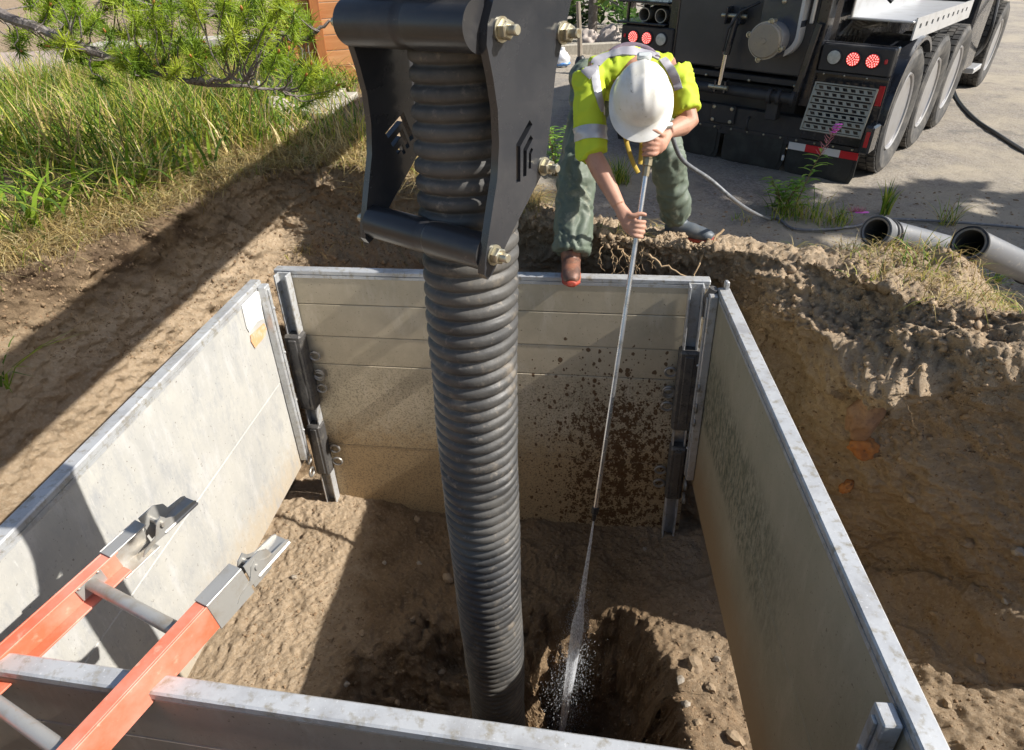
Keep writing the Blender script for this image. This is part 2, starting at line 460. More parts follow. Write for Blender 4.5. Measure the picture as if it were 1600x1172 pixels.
# ------------------------------------------------------------------ aluminium trench box
def alu_mat(name, base, dirt, mud, zmud, streak, kind=None):
    mt, nt, b = nt_mat(name)
    v = coords(nt); g = N(nt, 'ShaderNodeNewGeometry'); xyz = N(nt, 'ShaderNodeSeparateXYZ')
    nt.links.new(g.outputs['Position'], xyz.inputs[0])
    vs = coords(nt, (1, 1, .35)); n1 = noise(nt, v, 3.2, 8, .7); n2 = noise(nt, v, 22, 8, .75); n3 = noise(nt, vs, 9, 8, .7)
    col = mix(nt, ramp(nt, n1, .38, .66), base, dirt)
    col = mix(nt, ramp(nt, n3, .52, .72), col, streak)
    md = math_(nt, 'ADD', mapr(nt, xyz.outputs[2], zmud + .45, zmud - .35), math_(nt, 'MULTIPLY', math_(nt, 'SUBTRACT', n2, .5), .9))
    col = mix(nt, mapr(nt, md, .3, .9), col, mud)
    sp = ramp(nt, noise(nt, v, 75, 5, .6), .645, .70)
    col = mix(nt, math_(nt, 'MULTIPLY', sp, .75), col, (.10, .07, .045))
    rough = .6
    if kind == 'far':        # brown mud thrown up by the water jet, and grime lower down
        gr = math_(nt, 'MULTIPLY', mapr(nt, xyz.outputs[2], -.45, -.75), ramp(nt, noise(nt, v, 95, 4, .7), .50, .60))
        col = mix(nt, math_(nt, 'MULTIPLY', gr, .55), col, (.07, .06, .05))
        dx = math_(nt, 'ABSOLUTE', math_(nt, 'SUBTRACT', xyz.outputs[0], .60))
        wd = math_(nt, 'SUBTRACT', mapr(nt, dx, .80, .0), 0.0)
        zf = math_(nt, 'MULTIPLY', mapr(nt, xyz.outputs[2], -.15, -.95), mapr(nt, xyz.outputs[2], -2.6, -1.2, .75, 1))
        dens = math_(nt, 'MULTIPLY', wd, zf)
        nb = math_(nt, 'ADD', math_(nt, 'MULTIPLY', noise(nt, coords(nt, (1, 1, .75)), 24, 4, .65), .60), math_(nt, 'MULTIPLY', noise(nt, v, 85, 4, .6), .38))
        thr = math_(nt, 'SUBTRACT', .735, math_(nt, 'MULTIPLY', dens, .275))
        msk = mapr(nt, math_(nt, 'SUBTRACT', nb, thr), -.004, .016)
        col = mix(nt, math_(nt, 'MULTIPLY', msk, .92), col, (.090, .043, .015))
        for sc_v, zz_ in ((34., 1.2), (70., 1.0)):
            vd = N(nt, 'ShaderNodeTexVoronoi', Scale=sc_v, Randomness=1.); nt.links.new(coords(nt, (1, 1, .8)), vd.inputs['Vector'])
            sc3 = N(nt, 'ShaderNodeSeparateColor'); nt.links.new(vd.outputs['Color'], sc3.inputs[0])
            rad = math_(nt, 'MULTIPLY', sc3.outputs[1], .46)
            on_ = math_(nt, 'LESS_THAN', sc3.outputs[0], math_(nt, 'MULTIPLY', mapr(nt, dens, .02, .75), .62 * zz_))
            inn = mapr(nt, math_(nt, 'SUBTRACT', rad, math_(nt, 'ADD', vd.outputs['Distance'], math_(nt, 'MULTIPLY', math_(nt, 'SUBTRACT', n2, .5), 1.0))), -.01, .04)
            col = mix(nt, math_(nt, 'MULTIPLY', math_(nt, 'MULTIPLY', on_, inn), .9), col, (.10, .045, .014))
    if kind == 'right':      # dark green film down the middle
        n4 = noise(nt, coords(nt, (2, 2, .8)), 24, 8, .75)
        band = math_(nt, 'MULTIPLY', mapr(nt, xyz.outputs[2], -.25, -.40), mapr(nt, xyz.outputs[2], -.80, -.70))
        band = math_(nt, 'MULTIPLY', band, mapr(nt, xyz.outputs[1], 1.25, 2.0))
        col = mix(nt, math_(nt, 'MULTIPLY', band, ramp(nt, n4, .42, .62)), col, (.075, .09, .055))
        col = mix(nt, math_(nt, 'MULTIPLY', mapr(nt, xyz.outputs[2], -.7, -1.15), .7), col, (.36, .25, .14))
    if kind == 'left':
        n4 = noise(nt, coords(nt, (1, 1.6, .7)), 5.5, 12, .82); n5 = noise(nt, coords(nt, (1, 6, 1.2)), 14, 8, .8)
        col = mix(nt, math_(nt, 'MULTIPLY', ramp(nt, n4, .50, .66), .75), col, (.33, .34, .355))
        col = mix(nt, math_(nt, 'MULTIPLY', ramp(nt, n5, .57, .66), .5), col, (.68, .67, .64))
    nt.links.new(col, b.inputs['Base Color'])
    b.inputs['Roughness'].default_value = rough; b.inputs['Metallic'].default_value = .12
    p = bump(nt, b, noise(nt, v, 160, 4), .18, .004)
    bump(nt, b, n2, .12, .006, p)
    return mt
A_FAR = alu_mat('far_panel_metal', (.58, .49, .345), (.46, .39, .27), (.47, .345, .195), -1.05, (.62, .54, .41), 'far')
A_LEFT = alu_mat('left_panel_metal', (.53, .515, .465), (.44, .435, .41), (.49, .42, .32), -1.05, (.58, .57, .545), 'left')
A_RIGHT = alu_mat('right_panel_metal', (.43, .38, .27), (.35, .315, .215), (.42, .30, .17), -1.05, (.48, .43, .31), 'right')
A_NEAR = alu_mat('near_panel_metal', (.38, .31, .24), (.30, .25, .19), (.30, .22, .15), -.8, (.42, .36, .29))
A_CAP = M('cap_metal', (.56, .57, .57), .42, .35, [(5, (.40, .40, .40), .45, .65), (30, (.36, .33, .27), .52, .66), (110, (.70, .70, .69), .60, .68)], [(90, .12, .004)], rvar=.08)
STEEL = M('dark_connector_steel', (.11, .105, .10), .5, .35, [(14, (.22, .20, .17), .5, .7), (70, (.05, .05, .05), .55, .65)], [(120, .4, .004)])
RINGM = M('ring_steel', (.33, .32, .30), .45, .6, [(30, (.2, .17, .13), .5, .7)])
BOX = empty('trench_box', (-.25, 2.1, -1.75), 'open square trench box of dirty aluminium boards standing in the pit', 'trench box')
def vec(p, z=0.): return Vector((p[0], p[1], z))
def panel(A, B, zs, thick, mat, outv, capw=.058, label=None):
    A, B = vec(A), vec(B); d = (B - A).normalized(); o_ = vec(outv).normalized()
    L = (B - A).length; mid = (A + B) / 2
    rot = Matrix((d, o_, Vector((0, 0, 1)))).transposed()
    if rot.determinant() < 0: rot = Matrix((-d, o_, Vector((0, 0, 1)))).transposed()
    cap = MB().box(mid + o_ * (thick / 2) + Vector((0, 0, -.014)), (L, capw, .028), rot, .005)
    cap.box(mid + o_ * (thick * .12 - .004) + Vector((0, 0, -.036)), (L - .01, .010, .016), rot)
    p = cap.build('wall_panel', A_CAP, BOX, True, 30)
    if label: p['label'] = label
    for k, (za, zb) in enumerate(zip(zs[:-1], zs[1:])):
        MB().box(mid + o_ * (thick / 2 + random.uniform(-.0015, .0015)) + Vector((0, 0, (za + zb) / 2)), (L - .004, thick, za - zb - .003), rot, .0032).build('board', mat, p, True, 30)
    return p, d, o_
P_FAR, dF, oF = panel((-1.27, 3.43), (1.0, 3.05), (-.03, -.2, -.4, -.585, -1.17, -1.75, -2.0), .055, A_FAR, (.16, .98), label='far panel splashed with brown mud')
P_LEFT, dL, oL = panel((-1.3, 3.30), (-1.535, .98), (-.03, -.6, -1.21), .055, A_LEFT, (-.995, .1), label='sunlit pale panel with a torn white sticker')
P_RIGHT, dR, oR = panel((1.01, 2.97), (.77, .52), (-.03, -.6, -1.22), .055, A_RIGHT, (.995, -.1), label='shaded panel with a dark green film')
P_NEAR, dN, oN = panel((-1.56, 1.118), (.72, .684), (-.03, -.2, -.4, -.6, -1.21), .046, A_NEAR, (-.19, -.98), capw=.050, label='near panel seen from outside')
def ringlet(c, ax, r=.030, t=.0075):
    """a pear shaped lifting ring lying against the panel; ax = across the panel"""
    ax = Vector(ax).normalized(); pts = []
    for k in range(14):
        a = 2 * math.pi * k / 14
        rr = r * (1 + .25 * math.cos(a))
        pts.append(Vector(c) + ax * (rr * math.cos(a)) + Vector((0, 0, -rr * .85 * math.sin(a))))
    return MB().tube(pts, t, 7, closed=True)
def post(base, dv, outv, sgn, name_label):
    """corner post: channel, two dark connector sleeves, rings; base on the far panel's inner face, dv along the far panel into the box"""
    base = vec(base); dv = Vector(dv).normalized(); n_ = -Vector(outv).normalized()       # n_ towards the camera
    rot = Matrix((dv, n_, Vector((0, 0, 1)))).transposed()
    if rot.determinant() < 0: rot = Matrix((-dv, n_, Vector((0, 0, 1)))).transposed()
    q = MB()
    for off in (-.032, .032): q.box(base + dv * off + n_ * .032 + Vector((0, 0, -.87)), (.010, .06, 1.72), rot, .002)
    q.box(base + n_ * .012 + Vector((0, 0, -.87)), (.056, .012, 1.72), rot)
    p = q.build('corner_post', A_CAP, BOX, True, 30); p['label'] = name_label
    for z0, z1, wd in ((-.36, -.86, .105), (-.98, -1.36, .092)):
        s_ = MB().box(base + n_ * .045 + Vector((0, 0, (z0 + z1) / 2)), (wd, .085, z0 - z1), rot, .012)
        s_.box(base + n_ * .090 + Vector((0, 0, (z0 + z1) / 2)), (wd * .45, .012, (z0 - z1) * .9), rot, .004)
        s_.build('sleeve', STEEL, p, True, 30)
    for zc in (-.52, -.64, -.655, -.74, -1.19, -1.29):
        ringlet(base + dv * .075 + n_ * .022 + Vector((0, 0, zc)), dv).build('lifting_ring', RINGM, p, True)
        ringlet(base - dv * .055 * 1 + n_ * (.09 + .02) + Vector((0, 0, zc - .02)), n_).build('lifting_ring', RINGM, p, True)
    return p
iF = vec((-1.27, 3.43)); 
post(iF + dF * .065 - oF * .004, dF, oF, 1, 'left corner post between the sunlit panel and the far panel')
post(vec((1.0, 3.05)) - dF * .07 - oF * .004, -dF, oF, -1, 'right corner post beside the shaded panel')
def endchan(p0, d, o_, nm):
    q = MB(); rot = Matrix((d, -o_, Vector((0, 0, 1)))).transposed()
    if rot.determinant() < 0: rot = Matrix((-d, -o_, Vector((0, 0, 1)))).transposed()
    q.box(vec(p0) - o_ * .024 + d * .035 + Vector((0, 0, -.59)), (.058, .042, 1.14), rot, .004)
    q.box(vec(p0) - o_ * .049 + d * .035 + Vector((0, 0, -.59)), (.022, .008, 1.10), rot, .002)
    for zc in (-.15, -.42, -.95): q.ball(vec(p0) - o_ * .054 + d * .035 + Vector((0, 0, zc)), .008, 8, 5)
    return q.build('end_channel', A_CAP, nm, True, 30)
endchan((-1.3, 3.30), dL, oL, P_LEFT)
endchan((1.01, 2.97), dR, oR, P_RIGHT)
endchan((.80, .86), dR, oR, P_RIGHT)
q = MB(); h0 = vec((1.01, 2.97))                        # hook and hanging clip at the far end of the shaded panel
q.tube([h0 + Vector(k) for k in ((-.02, -.01, .0), (-.035, .0, -.06), (-.03, .01, -.11), (-.045, .01, -.16))], [.022, .03, .028, .012], 10)
q.build('hook', STEEL, P_RIGHT, True)
q = MB(); q.box(h0 + Vector((.035, -.02, .015)), (.02, .03, .05), None, .004); q.build('lug', A_CAP, P_RIGHT, True)
# sticker and paint mark on the sunlit panel
def on_left(px, py): return atP(px, py, vec((-1.3, 3.30)) - oL * .004, oL)
ST = M('torn_sticker', (.78, .77, .74), .5, 0, [(30, (.55, .54, .50), .55, .66), (90, (.25, .25, .26), .66, .72)])
OP = M('orange_paint', (.72, .36, .18), .7, 0, [(25, (.60, .45, .32), .5, .62)])
def decal(pts, name, mat, lab):
    P = [on_left(*p) for p in pts]; k = -oL * .003
    v_ = [p for p in P] + [p + k for p in P]; n_ = len(P)
    f_ = [tuple(range(n_, 2 * n_)), tuple(range(n_))[::-1]] + [(i, (i + 1) % n_, n_ + (i + 1) % n_, n_ + i) for i in range(n_)]
    o = MB().add(v_, f_).build(name, mat, P_LEFT); o['label'] = lab
decal([(377, 478), (398, 456), (404, 455), (411, 498), (401, 503), (389, 519), (385, 512)], 'sticker', ST, 'torn white sticker')
decal([(391, 524), (412, 505), (416, 514), (414, 525), (398, 544), (392, 534)], 'paint_mark', OP, 'faded orange paint mark')

# ------------------------------------------------------------------ suction hose
RUB = M('black_rubber', (.040, .040, .040), .58, 0, [(4, (.125, .118, .105), .38, .70), (11, (.25, .21, .16), .58, .76), (45, (.19, .165, .135), .58, .72)], [(140, .25, .003)], rvar=.12)
def hose(path, r0, pitch, amp, name, mat, seg=44, per=9):
    P = np.array(path, float); T = np.linspace(0, .9999, 400); C_ = crom(P, T, False)
    L = np.concatenate([[0], np.cumsum(np.linalg.norm(np.diff(C_, axis=0), axis=1))])
    n = int(L[-1] / pitch * per); s = np.linspace(0, L[-1], n)
    C_ = np.column_stack([np.interp(s, L, C_[:, k]) for k in range(3)])
    tg = np.gradient(C_, axis=0); tg /= np.linalg.norm(tg, axis=1)[:, None]
    x = np.cross(tg, [0, 1., 0]); x /= np.linalg.norm(x, axis=1)[:, None]; y = np.cross(tg, x)
    th = np.arange(seg) / seg * 2 * math.pi
    ph = (s[:, None] / pitch - th[None, :] / (2 * math.pi)) % 1.
    wv_ = fbm(np.column_stack([np.repeat(s * 9, seg), np.tile(np.cos(th) * 1.5, n), np.tile(np.sin(th) * 1.5, n)]), 3, 41).reshape(n, seg)
    rr = r0 + .0022 * wv_ - amp * (1 + .35 * wv_) * (2 * np.abs(ph - .5)) ** 3.2 + .0012 * np.sin(3 * th[None, :] + s[:, None] * 9)
    Vv = C_[:, None, :] + rr[..., None] * (x[:, None, :] * np.cos(th)[None, :, None] + y[:, None, :] * np.sin(th)[None, :, None])
    i2 = np.arange(n * seg).reshape(n, seg)
    f_ = np.stack([i2[:-1], np.roll(i2, -1, 1)[:-1], np.roll(i2, -1, 1)[1:], i2[1:]], -1).reshape(-1, 4)
    return np_mesh(name, Vv.reshape(-1, 3), f_, mat, True)
hz = hose([(-.03, 1.33, 1.52), (-.045, 1.34, 1.42), (-.064, 1.352, 1.25), (-.075, 1.345, .9), (-.088, 1.352, .55), (-.097, 1.40, .0), (-.10, 1.474, -.6), (-.105, 1.56, -1.2), (-.105, 1.62, -1.75)],
          .102, .0325, .0135, 'suction_hose', RUB)
tag(hz, 'thick black corrugated suction hose hanging down into the pit', 'hose')

# ------------------------------------------------------------------ steel guide frame the hose hangs through
BLK = M('black_frame_paint', (.030, .032, .037), .24, 0, [(7, (.05, .05, .053), .5, .75), (160, (.16, .15, .14), .70, .76)], [(60, .06, .003)], coat=.25, rvar=.1)
BLKT = M('black_tube_paint', (.028, .028, .030), .38, 0, [(9, (.06, .058, .055), .5, .75), (35, (.16, .15, .13), .66, .76)], [(70, .08, .003)], coat=.1, rvar=.1)
ZINC = M('zinc_bolt', (.50, .47, .36), .38, .75, [(60, (.32, .25, .14), .5, .7)])
FRM = empty('hose_guide_frame', (-.1, 1.3, .88), 'black steel guide frame of two waisted plates around the hanging hose', 'guide frame')
pr = Vector((-.06, 1.12, 0)); pd = Vector((.64, .77, 0)).normalized(); pc = Vector((-.25, .215, 0))
near_e = [(.080, 1.44), (.086, 1.40), (.080, 1.33), (.060, 1.292), (.055, 1.263), (.067, 1.214), (.075, 1.165), (.075, 1.11), (.066, 1.053), (.040, .975), (.022, .918), (.018, .892), (.026, .880), (.040, .886)]
far_e = [(.060, .906), (.111, .956), (.165, 1.004), (.203, 1.039), (.222, 1.11), (.240, 1.204), (.265, 1.26), (.287, 1.311), (.30, 1.39), (.305, 1.44)]
OUT = near_e + far_e
def chev(p0, pcn, p1, w_):
    a, b, c = (Vector(p) for p in (p0, pcn, p1)); u = (a - b).normalized(); v_ = (c - b).normalized()
    bis = (u + v_).normalized(); sn = abs(bis.x * u.y - bis.y * u.x)
    nu = (bis - u * bis.dot(u)).normalized(); nv = (bis - v_ * bis.dot(v_)).normalized()
    return [tuple(k) for k in (a, b, c, c + nv * w_, b + bis * (w_ / sn), a + nu * w_)]
holesL = [chev((.108, 1.086), (.163, 1.118), (.184, 1.062), .012), chev((.119, 1.064), (.155, 1.087), (.170, 1.048), .010), chev((.131, 1.046), (.149, 1.057), (.157, 1.038), .008)]
holesR = [chev((.161, 1.134), (.121, 1.100), (.118, 1.034), .012), chev((.163, 1.108), (.141, 1.088), (.138, 1.040), .010), chev((.164, 1.086), (.157, 1.078), (.155, 1.05), .007)]
MB().prism(OUT, holesR, pr, pd, (0, 0, 1), .016).build('side_plate', BLK, FRM, True, 30)
MB().prism(OUT, holesL, pr + pc, pd, (0, 0, 1), .016).build('side_plate', BLK, FRM, True, 30)
cx = pc.normalized()
def ctube(a, z, r, neck):
    p0 = pr + pd * a + Vector((0, 0, z)) + cx * .008; L = pc.length - .016
    prof = [(r, 0), (r, .44), (r * .985, .455), (neck, .46), (neck, .52), (r * .97, .53), (r, .55), (r, 1)]
    MB().lathe([(k, h * L) for k, h in prof], p0, cx, 36).build('cross_tube', BLKT, FRM, True, 30)
ctube(.060, 1.288, .040, .037); ctube(.050, .920, .034, .0325)
def nut(a, z, side, big=1., both=False):
    c_ = pr + pd * a + Vector((0, 0, z)) + (Vector((0, 0, 0)) if side > 0 else pc)
    ax = -cx * side
    q = MB(); q.lathe([(.019 * big, .008), (.019 * big, .011)], c_, ax, 20); q.lathe([(.0145 * big, .011), (.0155 * big, .013), (.0155 * big, .024), (.0135 * big, .026)], c_, ax, 6)
    q.lathe([(.0085 * big, .026), (.0085 * big, .040), (.007 * big, .042)], c_, ax, 12)
    if both: q.lathe([(.0155 * big, -.012), (.0155 * big, -.024)], c_, ax, 6); q.lathe([(.009 * big, -.024), (.009 * big, -.042)], c_, ax, 12); q.lathe([(.019 * big, -.008), (.019 * big, -.011)], c_, ax, 20)
    q.build('bolt', ZINC, FRM, True, 30)
nut(.092, 1.281, 1); nut(.047, .921, 1); nut(.262, 1.262, 1, 1.0, True); nut(.200, 1.045, 1, .9, True)
nut(.06, 1.288, -1); nut(.05, .92, -1)

# ------------------------------------------------------------------ orange ladder over the near panel
ORG = M('orange_fibreglass', (.62, .15, .075), .55, 0, [(5, (.68, .27, .19), .40, .64), (24, (.66, .42, .30), .58, .74), (60, (.40, .27, .15), .66, .72)], [(110, .15, .003)], rvar=.08)
LAL = M('ladder_metal', (.44, .43, .40), .42, .45, [(12, (.36, .31, .24), .5, .7), (60, (.40, .30, .18), .64, .72)], [(120, .15, .003)], rvar=.08)
LAD = empty('ladder', (-.9, .95, .02), 'orange fibreglass ladder with metal rungs and feet laid over the near panel', 'ladder')
lu = Vector((.475, .868, .135)).normalized(); lx = Vector((.868, -.475, 0)).normalized(); lz = lx.cross(lu).normalized()
LR = Matrix((lx, lu, lz)).transposed()
LO = Vector((-.746, 1.122, .080))                       # right rail, tip of the orange part, upper inner edge
SEP = .395
def lp(a, b, c): return LO + lx * a + lu * b + lz * c
def rail(side):
    """C section: web on the outer side, flanges inwards"""
    s_ = 0 if side > 0 else -SEP; inn = -1 if side > 0 else 1
    q = MB(); web = .006; H = .088; Fw = .034; L = 1.55
    for a, c, wd, hh in ((s_, -H / 2, web, H), (s_ + inn * (Fw / 2 + .003), -.003, Fw, .006), (s_ + inn * (Fw / 2 + .003), -H + .003, Fw, .006)):
        q.box(lp(a, -L / 2, c), (wd, L, hh), LR, .0015)
    r = q.build('rail', ORG, LAD, True, 30)
    q = MB()                                            # metal end boot and swivel foot
    for a, c, wd, hh in ((s_ - inn * .0035, -H / 2, .004, H + .012), (s_ + inn * (Fw / 2), .003, Fw + .01, .004), (s_ + inn * (Fw / 2), -H - .003, Fw + .01, .004)):
        q.box(lp(a, .035, c), (wd, .115, hh), LR, .001)
    q.prism([(0, 0), (.05, 0), (.075, -.02), (.082, -.05), (.062, -.085), (0, -.088)], [], lp(s_ - inn * .003, .10, .003), lu, lz, .004)
    q.build('end_boot', LAL, r, True, 30)
    q = MB()
    sh = [(0, -.028), (.02, -.018), (.03, -.038), (.05, -.052), (.112, -.058), (.124, -.064), (.124, -.080), (.05, -.082), (-.03, -.078), (-.075, -.086), (-.06, -.072), (-.02, -.062)]
    for k in (-.006, .040): q.prism(sh, [], lp(s_ + inn * k, .115, .012), lu, lz, .0035)
    q.box(lp(s_ + inn * .017, .115 + .065, -.058), (.046, .118, .004), LR, .001)
    q.box(lp(s_ + inn * .017, .115 + .065, -.064), (.056, .122, .010), LR, .003)
    q.cyl(lp(s_ - inn * .012, .128, -.030), lp(s_ + inn * .05, .128, -.030), .008, 10)
    q.build('foot', LAL, r, True, 30)
    return r
r1 = rail(1); r2 = rail(-1)
for k in range(5):
    b_ = -.085 - .305 * k
    MB().tube([lp(-.004, b_, -.046), lp(-SEP + .004, b_, -.046)], (.0185, .0165), 20).build('rung', LAL, LAD, True, 40)
    for s_, inn in ((0, -1), (-SEP, 1)):
        q = MB().box(lp(s_ + inn * .006, b_, -.045), (.005, .075, .062), LR, .002)
        for e in (-.028, .028): q.ball(lp(s_ + inn * .009, b_ + e, -.030), .0055, 8, 5)
        q.build('rung_bracket', LAL, LAD, True, 40)

# ------------------------------------------------------------------ water lance and jet
CHR = M('lance_metal', (.62, .63, .65), .28, .85, [(20, (.42, .40, .36), .5, .7)], rvar=.08)
BRS = M('brass_fitting', (.42, .36, .24), .35, .8, [(40, (.25, .22, .18), .5, .7)])
BLKP = M('black_plastic', (.02, .02, .021), .45)
LT = Vector((.64, 2.985, .72)); LB = Vector((.385, 2.50, -1.0)); ld = (LB - LT).normalized()
LNC = empty('water_lance', LT, 'long silver water lance held upright by the worker over the pit', 'lance')
def lq(z): return LT + ld * ((z - LT.z) / ld.z)
MB().cyl(lq(.57), lq(-.98), .0118, 14).build('tube', CHR, LNC, True, 40)
q = MB().lathe([(.014, 0), (.014, .05), (.019, .052), (.019, .075), (.0215, .077), (.0215, .105), (.016, .108), (.016, .15)], lq(.70), ld, 8)
q.build('coupling', BRS, LNC, True, 30)
MB().lathe([(.012, 0), (.018, .004), (.018, .035), (.012, .040), (.008, .075), (.006, .077)], lq(-.96), ld, 14).build('nozzle', BLKP, LNC, True, 30)

# ------------------------------------------------------------------ vacuum truck (local axes: x to its right seen from behind, y forward, z up)
TX3 = Vector((TX[0] * math.cos(TILT), TX[1] * math.cos(TILT), -math.sin(TILT))); TY3 = Vector((TY[0], TY[1], 0)); TZ3 = TX3.cross(TY3)
TO3 = Vector(TO); TR = Matrix((TX3, TY3, TZ3)).transposed()
def tp(x, y, z): return TO3 + TX3 * x + TY3 * y + TZ3 * z
TRK = empty('vacuum_truck', TO3, 'black vacuum excavation truck parked with its rear door towards the pit', 'truck')
TBK = M('truck_black_paint', (.022, .024, .030), .26, 0, [(3, (.040, .042, .048), .45, .75), (60, (.09, .085, .075), .68, .76)], [(9, .05, .01)], coat=.5, rvar=.07)
TMT = M('truck_matt_black', (.030, .030, .032), .55, 0, [(6, (.055, .052, .048), .45, .7), (80, (.11, .10, .085), .68, .76)], [(120, .15, .003)])
TDR = M('tank_door_paint', (.040, .042, .048), .42, 0, [(2.5, (.068, .068, .072), .4, .7), (70, (.12, .115, .10), .68, .76)], [(50, .08, .003)], coat=.1)
TRUB = M('mudflap_rubber', (.020, .022, .020), .6, 0, [(7, (.045, .05, .044), .45, .7), (50, (.09, .085, .07), .66, .75)], [(40, .2, .004)])
TYR = M('tyre_rubber', (.045, .044, .043), .75, 0, [(9, (.13, .12, .105), .45, .7)], [(90, .2, .004)])
RIMM = M('wheel_alloy', (.46, .46, .47), .38, .7, [(5, (.36, .34, .31), .45, .8)])
TAL = M('deck_aluminium', (.62, .63, .64), .36, .5, [(7, (.5, .5, .49), .5, .7)], [(80, .1, .003)])
CHRM = M('ram_chrome', (.72, .73, .75), .18, 1.)
def tb(c, size, mat, name, parent=TRK, bev=.006, rot=None):
    return MB().box(tp(*c), size, TR @ rot if rot else TR, bev).build(name, mat, parent, True, 30)
tb((0, 2.7, .52), (1.0, 5.2, .30), TMT, 'chassis')
tb((-.02, .07, .35), (1.34, .12, .24), TMT, 'bumper_beam')
tb((-.02, 3.0, 1.75), (1.36, 5.8, 1.9), TBK, 'tank_body', bev=.10)
door = tb((-.04, -.005, 1.62), (1.22, .09, 1.66), TDR, 'rear_door', bev=.012)
for x in (-.685, .605): tb((x, .02, 1.55), (.085, .16, 1.95), TBK, 'door_post')
tb((-.04, .02, .735), (1.22, .12, .05), TMT, 'door_sill')
for x in (-.3, .1, .5): MB().ball(tp(x, -.05, .72), .014, 8, 5).build('bolt', ZINC, TRK, True)
MB().cyl(tp(-.75, -.13, .635), tp(.56, -.13, .635), .042, 20).build('pivot_shaft', TMT, TRK, True, 30)
for x in (.34, .42, .54):
    MB().lathe([(.062, -.015), (.062, .015)], tp(x, -.13, .635), TX3, 20).build('shaft_collar', TMT, TRK, True, 30)
tb((.37, -.07, .53), (.10, .10, .18), TMT, 'shaft_bracket')
MB().bar(tp(.54, -.13, .62), tp(.60, -.10, 1.2), .05, .03, TY3, .006).build('lock_arm', TBK, TRK, True, 30)
q = MB().cyl(tp(-.095, -.20, .68), tp(-.088, -.19, .94), .019, 12); q.build('ram_rod', CHRM, TRK, True, 40)
ram = MB().cyl(tp(-.088, -.19, .92), tp(-.06, -.17, 1.20), .034, 16).build('ram_barrel', TBK, TRK, True, 40)
MB().tube([tp(-.10, -.24, .95), tp(-.085, -.235, 1.12), tp(-.02, -.20, 1.25), (tp(.10, -.12, 1.32))], .012, 8).build('hydraulic_hose', BLKP, ram, True)
for x in (-.135, -.045): tb((x, -.17, .665), (.018, .10, .11), TBK, 'clevis', bev=.01)
MB().cyl(tp(-.19, -.20, .66), tp(-.02, -.20, .66), .020, 12).build('clevis_pin', ZINC, TRK, True, 40)
for x in (-.15, -.03): tb((x, -.10, 1.21), (.018, .16, .13), TBK, 'clevis', bev=.01)
MB().cyl(tp(-.20, -.14, 1.21), tp(.02, -.14, 1.21), .017, 12).build('clevis_pin', ZINC, TRK, True, 40)
# discharge port hanging in its housing
CAPM = M('port_cap', (.30, .27, .22), .55, .3, [(9, (.36, .31, .23), .45, .7), (50, (.2, .17, .13), .6, .72)], [(60, .15, .003)])
hs = [(.155, 1.72), (.155, 1.16)] + [(.315 + .17 * math.cos(a), 1.10 + .17 * math.sin(a)) for a in np.linspace(math.pi * 1.02, math.pi * 2.0, 14)] + [(.485, 1.20), (.465, 1.45), (.43, 1.72)]
MB().prism(hs, [], tp(0, -.10, 0), TX3, TZ3, .16).build('port_housing', M('housing_paint', (.045, .055, .08), .22, 0, [(8, (.07, .08, .10), .45, .7)], coat=.5), TRK, True, 30)
WHP = M('white_lining', (.62, .62, .60), .4, 0, [(12, (.45, .44, .41), .5, .7)])
hs2 = [(.482, 1.72), (.484, 1.20)] + [(.315 + .172 * math.cos(a), 1.10 + .172 * math.sin(a)) for a in np.linspace(math.pi * 2.0, math.pi * 1.66, 8)] + [(.315 + .150 * math.cos(a), 1.11 + .14 * math.sin(a)) for a in np.linspace(math.pi * 1.70, math.pi * 2.0, 8)] + [(.460, 1.25), (.452, 1.72)]
MB().prism(hs2[::-1], [], tp(0, -.10, 0), TX3, TZ3, .17).build('housing_edge', WHP, TRK, True, 30)
MB().ball(tp(.32, -.185, 1.34), .02, 10, 6).build('bolt', ZINC, TRK, True)
pt = MB().lathe([(.125, 0), (.125, .16), (.138, .165), (.138, .20)], tp(.295, -.17, 1.075), -TY3, 30).build('discharge_port', RIMM, TRK, True, 30)
MB().lathe([(.0001, .236), (.02, .236), (.022, .231), (.118, .226), (.128, .215), (.128, .198)][::-1], tp(.295, -.17, 1.075), -TY3, 30).build('port_cap', CAPM, pt, True, 30)
for a in (1.4, 2.9, -.35, -1.75):
    cc = tp(.295 + .14 * math.cos(a), -.33, 1.075 + .14 * math.sin(a))
    q = MB().box(cc, (.03, .09, .03), TR, .006); q.tube([cc + TY3 * -.05 + TX3 * .02 * math.cos(k) + TZ3 * .02 * math.sin(k) for k in np.linspace(0, 6, 9)], .005, 6)
    q.build('latch', ZINC, pt, True, 30)
tb((.53, -.08, 1.30), (.03, .03, .22), TAL, 'grab_handle')
